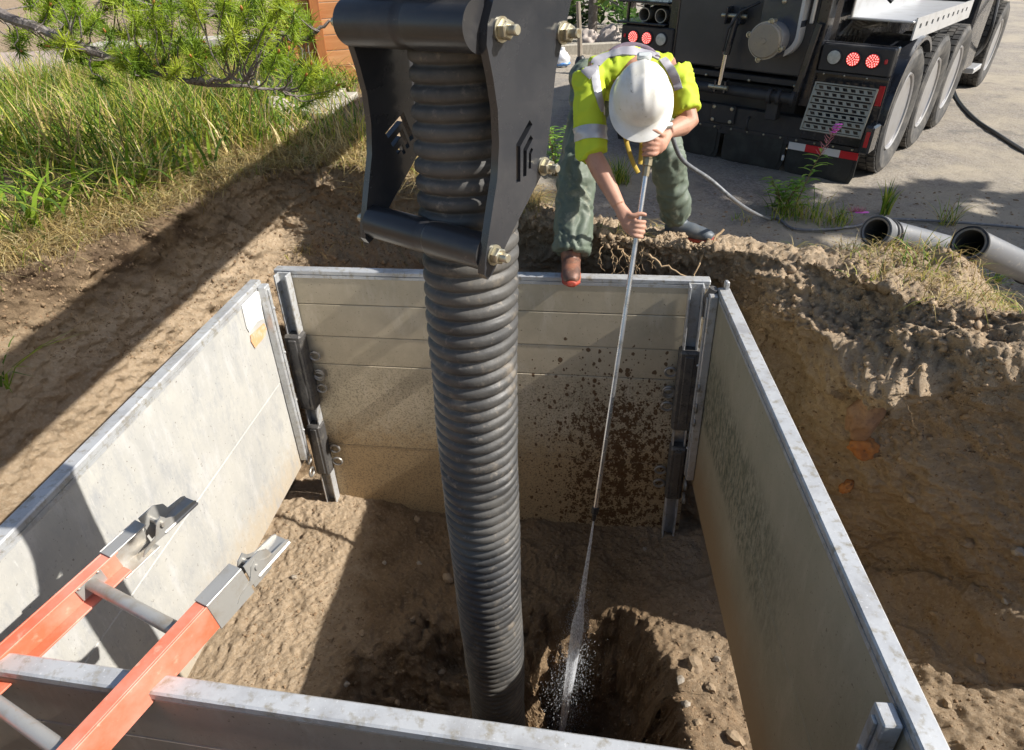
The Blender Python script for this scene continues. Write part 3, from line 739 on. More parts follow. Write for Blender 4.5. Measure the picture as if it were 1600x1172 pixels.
# rear corner panels, light boxes, lamps
RED = M('red_lamp_lens', (.42, .02, .02), .22, 0, [], [], coat=.4)
_nt = RED.node_tree; _b = _nt.nodes['Principled BSDF']; _b.inputs['Emission Color'].default_value = (1, .06, .05, 1); _b.inputs['Emission Strength'].default_value = .22
REDD = M('red_led', (.9, .2, .18), .3); _b = REDD.node_tree.nodes['Principled BSDF']; _b.inputs['Emission Color'].default_value = (1, .25, .22, 1); _b.inputs['Emission Strength'].default_value = 1.6
CLR = M('clear_lamp_lens', (.42, .44, .40), .2, 0, [(40, (.55, .56, .52), .4, .6)], coat=.4)
REFL = M('red_reflector', (.62, .02, .03), .3, coat=.3); WREF = M('white_reflector', (.74, .74, .72), .35)
for sd in (-1, 1):
    tb((sd * .915, .03, .69), (.57, .08, .76), TBK, 'corner_panel')
    lb = tb((sd * .93, -.035, .965), (.54, .10, .20), TMT, 'light_box', bev=.010)
    MB().box(tp(sd * .93, -.075, .855), (.56, .03, .016), TR).build('light_shelf', TMT, lb)
    for x in (.72, .88, 1.05): MB().ball(tp(sd * x, -.088, .845), .008, 6, 4).build('bolt', ZINC, lb)
    for x, mt in ((.77, CLR), (.915, RED), (1.06, RED)):
        c_ = tp(sd * x, -.085, .972)
        l_ = MB().lathe([(.058, 0), (.058, .008), (.050, .012)], c_, -TY3, 28).build('lamp_ring', BLKP, lb, True, 30)
        MB().lathe([(.050, .006), (.049, .018), (.03, .022), (.0001, .023)], c_, -TY3, 28).build('tail_lamp', mt, lb, True, 40)
        if mt is RED:
            q = MB()
            for rr, nn in ((.011, 4), (.026, 9), (.040, 14)):
                for k in range(nn):
                    a = 2 * math.pi * k / nn; q.ball(c_ - TY3 * .020 + TX3 * rr * math.cos(a) + TZ3 * rr * math.sin(a), .0062, 6, 4)
            q.build('led_dots', REDD, lb, True)['kind'] = 'stuff'
    q = MB().box(tp(sd * 1.155, -.09, .975), (.022, .02, .035), TR, .006); q.build('marker_lamp', REFL, lb)
    tb((sd * 1.165, -.018, .72), (.045, .012, .15), REFL, 'reflector', bev=.003)
# tie down rings and bolted plate on the bumper
for x in (-.42, .16):
    pts = [tp(x + .0, -.02 - .045 * math.sin(a), .36 + .055 * math.cos(a)) for a in np.linspace(0, math.pi, 10)]
    MB().tube(pts, .012, 8).build('tie_down_ring', TMT, TRK, True)
pl_ = tb((-.10, -.005, .405), (.235, .025, .16), TMT, 'hitch_plate', bev=.008)
for x in (-.185, -.015):
    for z in (.35, .46): MB().lathe([(.017, 0), (.017, .012), (.012, .015)], tp(x, -.018, z), -TY3, 8).build('bolt', ZINC, pl_, True, 30)
# mud flaps
def flap(x, wd, lab=None):
    o2 = [(x - wd / 2, .30), (x - wd / 2, .06), (x - wd / 2 + .02, .0), (x - wd / 2 + .08, -.035), (x + wd / 2 - .08, -.035), (x + wd / 2 - .02, .0), (x + wd / 2, .06), (x + wd / 2, .30)]
    f_ = MB().prism(o2[::-1], [], tp(0, .02, 0), TX3, TZ3, .012).build('mud_flap', TRUB, TRK, True, 30)
    MB().prism([(x - wd / 2 + .03, .27), (x - wd / 2 + .03, .07), (x - wd / 2 + .06, .02), (x + wd / 2 - .06, .02), (x + wd / 2 - .03, .07), (x + wd / 2 - .03, .27)], [], tp(0, .010, 0), TX3, TZ3, .010).build('flap_panel', TRUB, f_, True, 30)
    MB().box(tp(x, .008, .285), (wd, .012, .035), TR, .002).build('flap_bar', TMT, f_)
    for k in range(4): MB().ball(tp(x - wd / 2 + .06 + k * (wd - .12) / 3, .0, .285), .011, 8, 5).build('bolt', ZINC, f_, True)
    return f_
flap(-.38, .56); flap(.23, .58)
for x in (.835, -.91):
    f_ = flap(x, .59)
    for k in range(4):
        MB().box(tp(x - .215 + .145 * k, -.006, .236), (.145, .006, .06), TR).build('reflector_strip', REFL if k % 2 else WREF, f_)
tb((.52, .0, .12), (.02, .02, .05), WREF, 'white_tag')
# folding step with punched treads
STP = M('step_metal', (.36, .34, .27), .5, .4, [(14, (.28, .25, .18), .5, .7)], [(90, .2, .003)])
stp = empty('step', tp(.93, -.2, .58), None, None); stp.parent = TRK; stp.matrix_parent_inverse = world_basis(TRK).inverted()
stp.matrix_parent_inverse = Matrix.Identity(4); stp.location = world_basis(TRK).inverted() @ tp(.93, -.2, .58)
sx = TX3; sz = (TZ3 * .93 - TY3 * -.30 * 1.0).normalized(); sz = (TZ3 * .94 + TY3 * .34).normalized(); sn = sx.cross(sz)
so = tp(.70, -.27, .445)
for k in range(7):
    z0 = .012 + k * .050
    hl = [[(.035 + i * .062, z0 + .008), (.068 + i * .062, z0 + .008), (.058 + i * .062, z0 + .031), (.022 + i * .062, z0 + .031)] for i in range(7)]
    MB().prism([(.004, z0), (.456, z0), (.456, z0 + .038), (.004, z0 + .038)], hl, so + sn * (.010 if k % 2 else 0), sx, sz, .006).build('tread', STP, stp)
MB().prism([(-.008, -.006), (.468, -.006), (.468, .366), (-.008, .366)], [[(.004, .004), (.456, .004), (.456, .356), (.004, .356)]], so, sx, sz, .03).build('step_frame', STP, stp)
MB().box(tp(.93, -.10, .52), (.40, .16, .012), TR).build('step_backing', BLKP, stp)
tb((1.2, -.12, .42), (.08, .20, .22), TBK, 'side_marker_box', bev=.015); tb((1.205, -.225, .43), (.03, .008, .12), REFL, 'marker_strip', bev=.002)
# stored suction tubes on the far left corner
TUBM = M('stored_tube_metal', (.34, .33, .30), .45, .5, [(12, (.25, .23, .2), .5, .7)])
for x in (-1.0, -.83):
    MB().lathe([(.058, 0), (.058, 2.2), (.050, 2.2), (.050, .0)], tp(x, -.04, 1.155), TY3, 24, True).build('stored_tube', TUBM, TRK, True, 30)
tb((-1.0, 1.0, 1.085), (.50, 2.2, .02), TBK, 'tube_shelf'); tb((-1.0, 1.0, 1.26), (.50, 2.2, .02), TBK, 'tube_rack_top')
for x in (-1.22, -.78): tb((x, .05, 1.17), (.02, .04, .18), TBK, 'rack_upright')
# wheels
def wheel(x, y, r=.515, wd=.40, nm='wheel', rim=True, fender=False):
    c_ = tp(x, y, r - .01); ax = TX3
    wl = empty(nm, c_, None, None); wl.parent = TRK; wl.location = world_basis(TRK).inverted() @ c_
    h = wd / 2
    MB().lathe([(r * .60, -h * .8), (r * .72, -h * .98), (r * .90, -h), (r * .965, -h * .90), (r * .965, h * .90), (r * .90, h), (r * .72, h * .98), (r * .60, h * .8)], c_, ax, 56, True).build('tyre', TYR, wl, True, 30)
    q = MB()
    for k in range(46):
        for j in range(5):
            a = 2 * math.pi * (k + .5 * (j % 2)) / 46
            rad = TY3 * math.cos(a) + TZ3 * math.sin(a); tan = TZ3 * math.cos(a) - TY3 * math.sin(a)
            rt = Matrix((ax, tan, rad)).transposed()
            q.box(c_ + ax * ((j - 2) * wd * .178) + rad * (r * .972), (wd * .155, r * .112, r * .05), rt)
    t_ = q.build('tread_blocks', TYR, wl); t_['kind'] = 'stuff'
    MB().lathe([(r * .62, h * .80), (r * .60, h * .90), (r * .57, h * .86), (r * .55, h * .2), (r * .40, -h * .05), (r * .22, -.0), (r * .2, h * .35), (.0001, h * .38)], c_, ax, 40).build('rim', RIMM, wl, True, 35)
    q = MB()
    for k in range(10):
        a = 2 * math.pi * k / 10; q.lathe([(.016, 0), (.016, .045)], c_ + (TY3 * math.cos(a) + TZ3 * math.sin(a)) * r * .30 - ax * .01, ax, 6)
    q.build('wheel_nuts', RIMM, wl)
    return wl
for y in (.62, 1.70, 2.78): wheel(1.04, y); wheel(-1.04, y)
wheel(1.0, 5.9, .53, .34); wheel(-1.05, 5.9, .53, .34)
fo = [(.62 + .60 * math.cos(a), .50 + .60 * math.sin(a)) for a in np.linspace(math.pi * 1.0, math.pi * .28, 16)]
fi = [(.62 + .57 * math.cos(a), .50 + .57 * math.sin(a)) for a in np.linspace(math.pi * .28, math.pi * 1.0, 16)]
for sd in (-1, 1): MB().prism((fo + fi)[::-1], [], tp(sd * 1.05, 0, 0), TY3, TZ3, .40).build('fender', TBK, TRK, True, 30)
# side deck above the wheels
for sd in (-1, 1):
    tb((sd * .95, 1.4, 1.22), (.50, 2.3, .02), TAL, 'side_deck')
    tb((sd * .73, 1.4, 1.33), (.02, 2.3, .24), TAL, 'deck_wall')
    dk = [(.30, 1.09), (2.62, 1.09), (2.62, 1.25), (.30, 1.25)]
    slots = [[(a, 1.165), (a + .07, 1.165), (a + .07, 1.20), (a, 1.20)] for a in np.arange(.42, 2.5, .21)]
    MB().prism(dk, slots, tp(sd * 1.205, 0, 0), TY3, TZ3, .012).build('deck_skirt', TAL, TRK, True, 30)
    tb((sd * 1.0, 3.55, .95), (.42, .90, .95), TBK, 'tool_box', bev=.02)
    tb((sd * 1.05, 4.3, .42), (.40, .50, .06), TAL, 'cab_step')
    tb((sd * .95, 6.0, 1.28), (.56, 1.5, .18), TBK, 'cab_fender', bev=.06)
tb((0, 5.9, 1.95), (2.3, 1.7, 1.9), TBK, 'cab', bev=.12)
q = MB()
for k in range(9):
    y0 = .28 + .05 * k
    q.tube([tp(.66 + .02 * (k % 3), y0, 1.08), tp(.70, y0 + .1, 1.16 + .02 * (k % 2)), tp(.72 + .015 * k, y0 + .3, 1.12), tp(.80, y0 + .5, 1.14)], .012, 7)
q.build('cable_bundle', RINGM, TRK, True)
tb((.80, -.02, 1.48), (.50, .35, .10), TBK, 'rear_rack', bev=.02)
MB().tube([tp(1.0, .1, 1.46), tp(1.0, .1, 1.38), tp(1.02, .12, 1.36), tp(1.03, .15, 1.39)], .014, 8).build('hanging_hook', TBK, TRK, True)
# boom from the truck's roof to the hose; above the picture, its shadow crosses the left bank
BOOMA = Vector((2.3, 6.3, 3.02)); BOOMB = Vector((.20, 1.46, 1.72))
bm_ = MB().tube([BOOMA, BOOMA.lerp(BOOMB, .5), BOOMB], [.12, .12, .12], 20).build('boom', BLKT, TRK, True, 40)
MB().bar(BOOMA + Vector((0, 0, .14)), BOOMA.lerp(BOOMB, .93) + Vector((0, 0, .12)), .18, .16, (0, 0, 1), .01).build('boom_shadow_beam', BLKT, bm_, True, 30)  # unseen beam added to widen the boom's shadow on the left bank
MB().tube([BOOMB + (BOOMA - BOOMB) * .05, BOOMB, BOOMB + Vector((-.10, -.08, -.03)), Vector((-.02, 1.33, 1.52))], .115, 18).build('boom_elbow', BLKT, bm_, True, 40)
for o_, z1 in ((pr, 1.64), (pr + pc, 1.64)):
    MB().bar(o_ + pd * .19 + Vector((0, 0, 1.40)), o_ + pd * .19 + Vector((0, 0, z1)), .014, .20, pd).build('hanger', BLK, FRM)

# ------------------------------------------------------------------ the worker
def fuse(mb, vox, smooth=4, fold=None):
    """one continuous skin round overlapping closed shapes; fold(P) moves it along its normals"""
    me = mb.mesh('tmp'); o = bpy.data.objects.new('tmp', me); COL.objects.link(o)
    r = o.modifiers.new('r', 'REMESH'); r.mode = 'VOXEL'; r.voxel_size = vox
    if smooth:
        sm = o.modifiers.new('s', 'SMOOTH'); sm.iterations = smooth; sm.factor = .5
    dg = bpy.context.evaluated_depsgraph_get(); dg.update()
    m2 = bpy.data.meshes.new_from_object(o.evaluated_get(dg))
    bpy.data.objects.remove(o, do_unlink=True)
    if fold:
        n = len(m2.vertices); P = np.empty(n * 3, np.float32); m2.vertices.foreach_get('co', P); P = P.reshape(-1, 3).astype(float)
        nn = np.empty(n * 3, np.float32); m2.vertices.foreach_get('normal', nn); nn = nn.reshape(-1, 3)
        P = P + nn * fold(P)[:, None]; m2.vertices.foreach_set('co', P.astype(np.float32).ravel()); m2.update()
    return m2
def put(name, me, mat, parent, smooth=True):
    me.transform(world_basis(parent).inverted()); me.name = name
    me.materials.clear(); me.materials.append(mat)
    if smooth: me.polygons.foreach_set('use_smooth', [True] * len(me.polygons))
    o = bpy.data.objects.new(name, me); COL.objects.link(o); o.parent = parent; return o
SKIN = M('skin', (.44, .22, .145), .6, 0, [(9, (.52, .29, .20), .4, .65), (60, (.36, .18, .12), .6, .75)], [(180, .15, .002)])
LIME = M('hi_vis_lime', (.50, .63, .03), .75, 0, [(6, (.44, .55, .03), .45, .7), (30, (.48, .58, .06), .62, .74)], [(400, .15, .001)])
SILV = M('reflective_tape', (.52, .52, .53), .4, .3, [(14, (.44, .43, .43), .5, .7)], [(260, .2, .001)])
GREEN = M('rain_trousers', (.125, .155, .115), .6, 0, [(6, (.085, .105, .08), .42, .66), (14, (.27, .27, .20), .57, .72), (60, (.30, .25, .17), .66, .74)], [(50, .12, .003)])
BOOT = M('boot_rubber', (.085, .10, .115), .5, 0, [(12, (.17, .17, .16), .48, .7)], [(90, .1, .002)])
SOLE = M('red_sole', (.38, .055, .03), .55, 0, [(20, (.34, .17, .10), .5, .68)], [(60, .3, .004)])
HATM = M('hat_plastic', (.76, .75, .71), .38, 0, [(6, (.62, .60, .53), .45, .72), (16, (.70, .68, .60), .5, .6), (38, (.36, .33, .27), .63, .70)], [(20, .02, .002)], coat=.15)
MAN = empty('person', (.60, 3.45, .1), 'person in white hard hat and lime shirt bending over the pit edge with a lance', 'person')
bz = gz(.95, 3.48)
shl, shr = Vector((.395, 3.24, .935)), Vector((.775, 3.26, .935))
ell, elr = Vector((.392, 3.085, .64)), Vector((.835, 3.13, .735))
gr = lq(.355); gu = lq(.685)
wrl = gr + Vector((-.085, .035, .085)); wrr = gu + Vector((.085, .055, .035))
hpl, hpr = Vector((.47, 3.74, .80)), Vector((.74, 3.74, .80))
knl, knr = Vector((.375, 3.47, .46)), Vector((.815, 3.40, .50))
anl, anr = Vector((.325, 3.235, .085)), Vector((.925, 3.52, bz + .09))
HK = Vector((-.09, -.74, .665)).normalized(); HF = (Vector((-.1, -.66, -.74)) - HK * Vector((-.1, -.66, -.74)).dot(HK)).normalized(); HS = HK.cross(HF)
HC = Vector((.598, 3.045, .865))                        # rim plane of the hat
hd = HC - HK * .035
body = MB()
HRm = Matrix((HS, HF, HK)).transposed()
body.ball(hd + HK * .03, (.075, .094, .092), 20, 14, HRm); body.ball(hd - HK * .055 + HF * .022, (.058, .070, .062), 16, 10, HRm)
body.tube([hd - HK * .01 + HF * .085, hd - HK * .035 + HF * .108, hd - HK * .045 + HF * .09], [.010, .014, .010], 8)
body.tube([hd - HK * .085 + HF * .05 - HS * .022, hd - HK * .085 + HF * .082, hd - HK * .085 + HF * .05 + HS * .022], .008, 8)
for s_ in (-1, 1): body.ball(hd - HK * .02 + HS * s_ * .078 - HF * .005, (.012, .020, .032), 8, 6, HRm)
nk = Vector((.59, 3.26, .96))
body.tube([hd - HK * .03 - HF * .02, hd.lerp(nk, .55) , nk, nk + Vector((0, .1, -.02))], [.062, .060, .070, .09], 16)
body.tube([nk + Vector((0, .05, -.02)), Vector((.59, 3.42, .93)), Vector((.60, 3.74, .84))], [(.13, .09), (.15, .10), (.13, .11)], 18)
body.tube([shl, shr], .055, 12)
body.tube([shl, shl.lerp(ell, .5), ell, ell.lerp(wrl, .35), ell.lerp(wrl, .8), wrl], [.058, .052, .043, .045, .034, .029], 14)
body.tube([shr, shr.lerp(elr, .5), elr, elr.lerp(wrr, .35), elr.lerp(wrr, .8), wrr], [.058, .052, .043, .045, .034, .029], 14)
for h_, k_, a_ in ((hpl, knl, anl), (hpr, knr, anr)): body.tube([h_ + Vector((0, 0, .03)), h_, k_, k_.lerp(a_, .4), a_], [.08, .085, .058, .055, .04], 12)
# hands: palm, four bent fingers round the lance, thumb
ar = (Vector((1, 0, 0)) - ld * ld.x).normalized(); an = ld.cross(ar); an = an if an.y < 0 else -an
def hand(c, wr, sd, drop):
    """sd -1: the palm lies on the image-left side of the lance, +1: on its right"""
    r_ = ar * -sd                                        # from palm across the lance
    pm = c - r_ * .036 + an * .004
    body.tube([wr, wr.lerp(pm, .5), pm], [(.026, .021), (.033, .021), (.038, .019)], 12, upv=an)
    body.ball(pm, (.030, .022, .042), 12, 8, Matrix((r_, an, -ld)).transposed() if r_.cross(an).dot(-ld) > 0 else Matrix((-r_, an, -ld)).transposed())
    for i in range(4):
        o_ = ld * (-.030 + .0205 * i + drop)
        ln = (.92, 1.05, 1.0, .82)[i]
        pts = [pm + r_ * .004 + an * .012 + o_ * .8, c - r_ * .014 + an * .030 + o_, c + r_ * .016 * ln + an * .026 + o_ * 1.05, c + r_ * .028 * ln + an * .006 + o_ * 1.08, c + r_ * .020 * ln - an * .012 + o_ * 1.08]
        body.tube(smooth_path(pts, 14), np.interp(np.linspace(0, 1, 14), [0, .35, .7, 1], [.0105, .0100, .0090, .0070]), 8)
    th = [wr.lerp(pm, .55) - ld * .018, pm - ld * .040 + an * .018, c - r_ * .004 - ld * .052 + an * .028, c + r_ * .026 - ld * .050 + an * .026]
    body.tube(smooth_path(th, 12), np.interp(np.linspace(0, 1, 12), [0, .4, .8, 1], [.014, .0125, .010, .0075]), 8)
hand(gr, wrl, -1, .012); hand(gu, wrr, 1, .012)
bme = fuse(body, .0045, 3)
put('body', bme, SKIN, MAN)
EYE = M('eye', (.6, .58, .55), .2)
for s_ in (-1, 1): MB().ball(hd + HK * .0 + HF * .082 + HS * s_ * .031, .012, 8, 6).build('eye', EYE, MAN, True)
# shirt
sh = MB()
sh.tube([Vector((.585, 3.70, .84)), Vector((.58, 3.52, .885)), Vector((.578, 3.36, .925)), Vector((.585, 3.25, .945))], [(.155, .105), (.165, .110), (.170, .100), (.13, .070)], 28)
sh.tube([shl + Vector((.01, .02, 0)), Vector((.585, 3.27, .955)), shr + Vector((-.01, .02, 0))], [.066, .078, .066], 18)
e1 = ell.lerp(wrl, .10); sh.tube([shl, shl.lerp(ell, .45), ell, e1], [.074, .070, .066, .068], 18)
e2 = shr.lerp(elr, .80); sh.tube([shr, shr.lerp(elr, .4), e2], [.072, .068, .066], 18)
def folds(P):
    q = P * np.array([16, 16, 9.]); w_ = fbm(P * 7, 2, 3)[:, None] * .6
    return .009 * (1 - np.abs(fbm(q + w_, 2, 91)) * 2.4) + .006 * fbm(P * 9, 2, 17)
sme = fuse(sh, .009, 5, folds); shirt = put('shirt', sme, LIME, MAN)
# bib trousers
tr = MB()
tr.tube([Vector((.60, 3.56, .90)), Vector((.603, 3.70, .85)), Vector((.605, 3.80, .80))], [(.160, .108), (.172, .125), (.160, .13)], 26)
hem = anl + Vector((0, 0, .02))
tr.tube([hpl + Vector((.01, 0, .03)), hpl.lerp(knl, .5), knl, knl.lerp(hem, .5), hem], [.108, .098, .092, .091, .093], 22)
hem2 = anr + Vector((.0, 0, .02))
tr.tube([hpr + Vector((-.01, 0, .03)), hpr.lerp(knr, .5), knr, knr.lerp(hem2, .5), hem2], [.108, .096, .086, .078, .078], 22)
tr.tube([Vector((.44, 3.62, .88)), Vector((.40, 3.42, .90)), Vector((.375, 3.32, .90))], [.07, .07, .05], 14)
def folds2(P):
    q = P * np.array([13, 13, 7.]); w_ = fbm(P * 5, 2, 5)[:, None] * .8
    return .011 * (1 - np.abs(fbm(q + w_, 3, 71)) * 2.4) + .006 * fbm(P * 7, 2, 27)
put('trousers', fuse(tr, .010, 4, folds2), GREEN, MAN)
# boots
BOOTB = M('brown_boot', (.11, .06, .045), .55, 0, [(14, (.28, .12, .07), .45, .65), (40, (.30, .22, .15), .58, .7)])
def boot(an_, toe, zsole, nm):
    d_ = (toe - an_); d_.z = 0; d_.normalize(); b0 = Vector((an_.x, an_.y, zsole))
    q = MB(); q.tube([an_ + Vector((0, 0, .05)), an_ + Vector((0, 0, -.01)), b0 + Vector((0, 0, .055))], [.055, .052, .052], 16)
    q.tube([b0 - d_ * .055 + Vector((0, 0, .055)), b0 + Vector((0, 0, .06)), b0 + d_ * .09 + Vector((0, 0, .052)), b0 + d_ * .175 + Vector((0, 0, .040)), b0 + d_ * .205 + Vector((0, 0, .034))], [(.040, .045), (.048, .052), (.048, .045), (.044, .034), (.025, .022)], 18, upv=(0, 0, 1))
    bt = put('boot', fuse(q, .007, 4), BOOTB if nm == 'l' else BOOT, MAN)
    q = MB(); q.tube([b0 - d_ * .072 + Vector((0, 0, .014)), b0 - d_ * .03 + Vector((0, 0, .014)), b0 + d_ * .09 + Vector((0, 0, .016)), b0 + d_ * .18 + Vector((0, 0, .018)), b0 + d_ * .216 + Vector((0, 0, .024))], [(.034, .014), (.046, .016), (.052, .016), (.046, .018), (.024, .016)], 18, upv=(0, 0, 1))
    put('sole', fuse(q, .005, 3), SOLE, bt)
boot(anl, Vector((.305, 3.0, 0)), -.001, 'l'); boot(anr, anr + Vector((.24, -.15, 0)), bz - .004, 'r')
# hard hat
q = MB(); vs = []; fs = []; seg = 56; prof = []
for i in range(15):
    a = math.pi / 2 * (1 - i / 14); prof.append((math.cos(a) ** .9, math.sin(a) ** .95 if i < 14 else 0., 0))
prof += [(1.0, -.05, .02), (1.0, -.075, .55), (1.0, -.085, 1.0), (1.0, -.105, 1.0), (1.0, -.09, .3)]
for c_, h_, e_ in prof:
    for k in range(seg):
        p = 2 * math.pi * k / seg; cf, sf = math.cos(p), math.sin(p)
        ext = e_ * (.016 + .040 * max(0, cf) ** 1.6)
        A, B = .137 * c_ + ext, .120 * c_ + ext
        rid = .006 * math.exp(-((B * sf) / .016) ** 2) * (h_ > .25) + .004 * math.exp(-((abs(B * sf) - .05) / .010) ** 2) * (h_ > .35)
        vs.append(HC + HF * (A * cf) + HS * (B * sf) + HK * (.142 * h_ + rid - .018 * max(0, cf) * e_))
for i in range(len(prof) - 1):
    for k in range(seg):
        fs.append((i * seg + k, (i + 1) * seg + k, (i + 1) * seg + (k + 1) % seg, i * seg + (k + 1) % seg))
q.add(vs, fs); hat = q.build('hard_hat', HATM, MAN, True, 60)
bmh = bmesh.new(); bmh.from_mesh(hat.data); bmesh.ops.remove_doubles(bmh, verts=bmh.verts, dist=.0005); bmesh.ops.recalc_face_normals(bmh, faces=bmh.faces); bmh.to_mesh(hat.data); bmh.free()
MB().box(HC + HK * .085 - HF * .128, (.06, .03, .035), Matrix((HS, HF, HK)).transposed(), .008).build('hat_clip', M('clear_clip', (.62, .66, .66), .2, coat=.4), hat, True)
# reflective tape laid on the shirt
def bvh_of(o):
    mw = world_basis(o.parent); me = o.data
    return BVHTree.FromPolygons([mw @ v_.co for v_ in me.vertices], [tuple(p.vertices) for p in me.polygons])
SB = bvh_of(shirt)
def tape(path, wd, mat, name, lift=.004):
    P = crom(np.array(path, float), np.linspace(0, .999, 26), False); pts = []
    for p in P:
        h = SB.ray_cast(CAM_POS, ray(*p).normalized())
        if h[0]: pts.append((h[0], h[1]))
    vs, fs = [], []
    for i, (p, n_) in enumerate(pts):
        t = (pts[min(i + 1, len(pts) - 1)][0] - pts[max(0, i - 1)][0]).normalized(); s_ = t.cross(n_).normalized()
        for a in (-1, 0, 1):
            h = SB.find_nearest(p + s_ * a * wd / 2); vs.append(h[0] + h[1] * lift)
        for a in (-1, 0, 1): vs.append(vs[-3] - pts[i][1] * (lift + .003))
    for i in range(len(pts) - 1):
        k = i * 6
        fs += [(k, k + 1, k + 7, k + 6), (k + 1, k + 2, k + 8, k + 7), (k + 3, k + 9, k + 10, k + 4), (k + 4, k + 10, k + 11, k + 5), (k, k + 6, k + 9, k + 3), (k + 2, k + 5, k + 11, k + 8)]
    return MB().add(vs, fs).build(name, mat, MAN, True, 50)
tape([(929, 104), (931, 125), (936, 150), (945, 178), (955, 205)], .036, SILV, 'reflective_tape')
PURP = M('collar_cloth', (.16, .12, .15), .7, 0, [(40, (.25, .2, .22), .5, .7)])
q = MB(); sc_ = shl.lerp(ell, .80); sd_ = (ell - shl).normalized()
for off in (-.028, .028): pass
P0 = sc_ - sd_ * .03; P1 = sc_ + sd_ * .03
x_ = sd_.orthogonal().normalized(); y_ = sd_.cross(x_); vs = []; fs = []
for i in range(5):
    c_ = P0.lerp(P1, i / 4)
    for k in range(36):
        a = 2 * math.pi * k / 36; dr = x_ * math.cos(a) + y_ * math.sin(a)
        h = SB.ray_cast(c_ + dr * .20, -dr); rr = (h[0] - c_).length if h[0] else .085
        vs.append(c_ + dr * (min(rr, .12) + .0035))
for i in range(4):
    for k in range(36): fs.append((i * 36 + k, i * 36 + (k + 1) % 36, (i + 1) * 36 + (k + 1) % 36, (i + 1) * 36 + k))
q.add(vs, fs).build('sleeve_band', SILV, MAN, True)
VESTG = M('vest_grey', (.36, .35, .38), .6, .1, [(14, (.46, .45, .47), .5, .7)], [(200, .2, .001)])
tape([(915, 118), (935, 95), (965, 82), (1000, 80), (1030, 88)], .05, VESTG, 'vest_yoke', .006)
tape([(1035, 92), (1046, 105), (1056, 125), (1060, 140)], .035, VESTG, 'reflective_tape', .005)
MB().tube(smooth_path([nk + Vector((-.10, -.03, .03)), nk + Vector((-.07, .06, .06)), nk + Vector((0, .09, .075)), nk + Vector((.07, .06, .06)), nk + Vector((.10, -.03, .03))], 16), [(.022, .012)] * 16, 10).build('collar', PURP, MAN, True)
YEL = M('yellow_webbing', (.52, .36, .05), .7, 0, [(40, (.40, .28, .08), .5, .7)])
for pth in ([(.53, 3.14, .84), (.545, 3.10, .70), (.575, 3.06, .60), (.60, 3.02, .55)], [(.62, 3.13, .84), (.618, 3.08, .70), (.612, 3.05, .58)]):
    MB().tube(smooth_path([Vector(k) for k in pth], 12), [(.010, .003)] * 12, 8).build('webbing_strap', YEL, MAN, True)

# ------------------------------------------------------------------ hoses, pipes on the bank
GRH = M('grey_hose_rubber', (.13, .137, .15), .5, 0, [(30, (.30, .30, .29), .5, .7)], [(90, .1, .002)])
hp = [lq(.735) + Vector((.012, .01, .01)), lq(.735) + Vector((.07, .03, .015)), atY(1065, 248, 3.08), atY(1110, 281, 3.2), atY(1160, 322, 3.36)]
for px, py in ((1200, 346), (1240, 361), (1290, 362), (1335, 357)):
    c_ = cast(px, py)[0]; hp.append(c_ + Vector((0, 0, .016)))
e_ = hp[-1]; 
for dx, dy in ((.25, .12), (.6, .10), (1.1, -.02), (1.8, -.25)): hp.append(Vector((e_.x + dx, e_.y + dy, gz(e_.x + dx, e_.y + dy) + .016)))
hpp = [p if p.y < 3.3 and i < 40 and p.z > gz(p.x, p.y) + .03 else Vector((p.x, p.y, max(p.z, gz(p.x, p.y) + .013))) for i, p in enumerate(smooth_path(hp, 140))]
o = MB().tube(hpp, .0100, 10).build('pressure_hose', GRH, None, True); tag(o, "thin grey pressure hose running from the worker's lance behind the pipes", 'hose')
q = MB().tube([lq(.735) + Vector((.012, .01, .01)), lq(.735) + Vector((.045, .02, .014)), lq(.735) + Vector((.085, .04, .012))], [.016, .020, .017], 12); q.build('hose_end', CHR, o, True)
PIP = M('grey_pipe', (.15, .155, .165), .5, .1, [(6, (.15, .15, .15), .45, .7), (25, (.30, .28, .24), .58, .72)], [(80, .1, .003)])
PIN = M('pipe_inside', (.06, .06, .058), .7)
def rest(px, py, r):
    y = 2.2
    while y < 6:
        p = atY(px, py, y)
        if p.z - r <= gz(p.x, p.y) + .002: return p
        y += .01
    return p
def pipe(mouth, far, r, lab, clamp):
    a = rest(*mouth, r) if len(mouth) == 2 else atY(*mouth); b = atY(*far, a.y + .55); ax = (b - a).normalized(); L = (b - a).length
    p = empty('vacuum_pipe', a, lab, 'pipe', None)
    MB().lathe([(r - .012, .004), (r - .004, 0), (r, .006), (r, L), (r - .012, L)], a, ax, 36, True).build('shell', PIP, p, True, 40)
    MB().lathe([(r - .0125, .004), (r - .013, L * .98), (r - .0145, L * .98), (r - .014, .004)], a, ax, 36, True).build('bore', PIN, p, True, 40)
    if clamp:
        for h in (.085, .125): MB().lathe([(r + .001, h), (r + .006, h + .004), (r + .006, h + .014), (r + .001, h + .018)], a, ax, 36, True).build('clamp_ring', BLKP, p, True, 40)
        MB().lathe([(r + .001, .0), (r + .007, .002), (r + .007, .05), (r + .001, .055)], a, ax, 36, True).build('collar', PIP, p, True, 40)
    else:
        MB().lathe([(r + .001, .0), (r + .006, .002), (r + .006, .018), (r + .001, .022)], a, ax, 36, True).build('rim', BLKP, p, True, 40)
        MB().lathe([(r + .001, L * .75), (r + .009, L * .75 + .004), (r + .009, L * .75 + .03), (r + .001, L * .75 + .034)], a, ax, 36, True).build('clamp_ring', BLKP, p, True, 40)
pipe((1368, 361), (1490, 390), .070, 'grey pipe with black rings at its open mouth, left of the two on the bank', True)
pipe((1514, 380, 2.99), (1632, 432), .076, 'grey pipe with a dark wide mouth, right of the two on the bank', False)
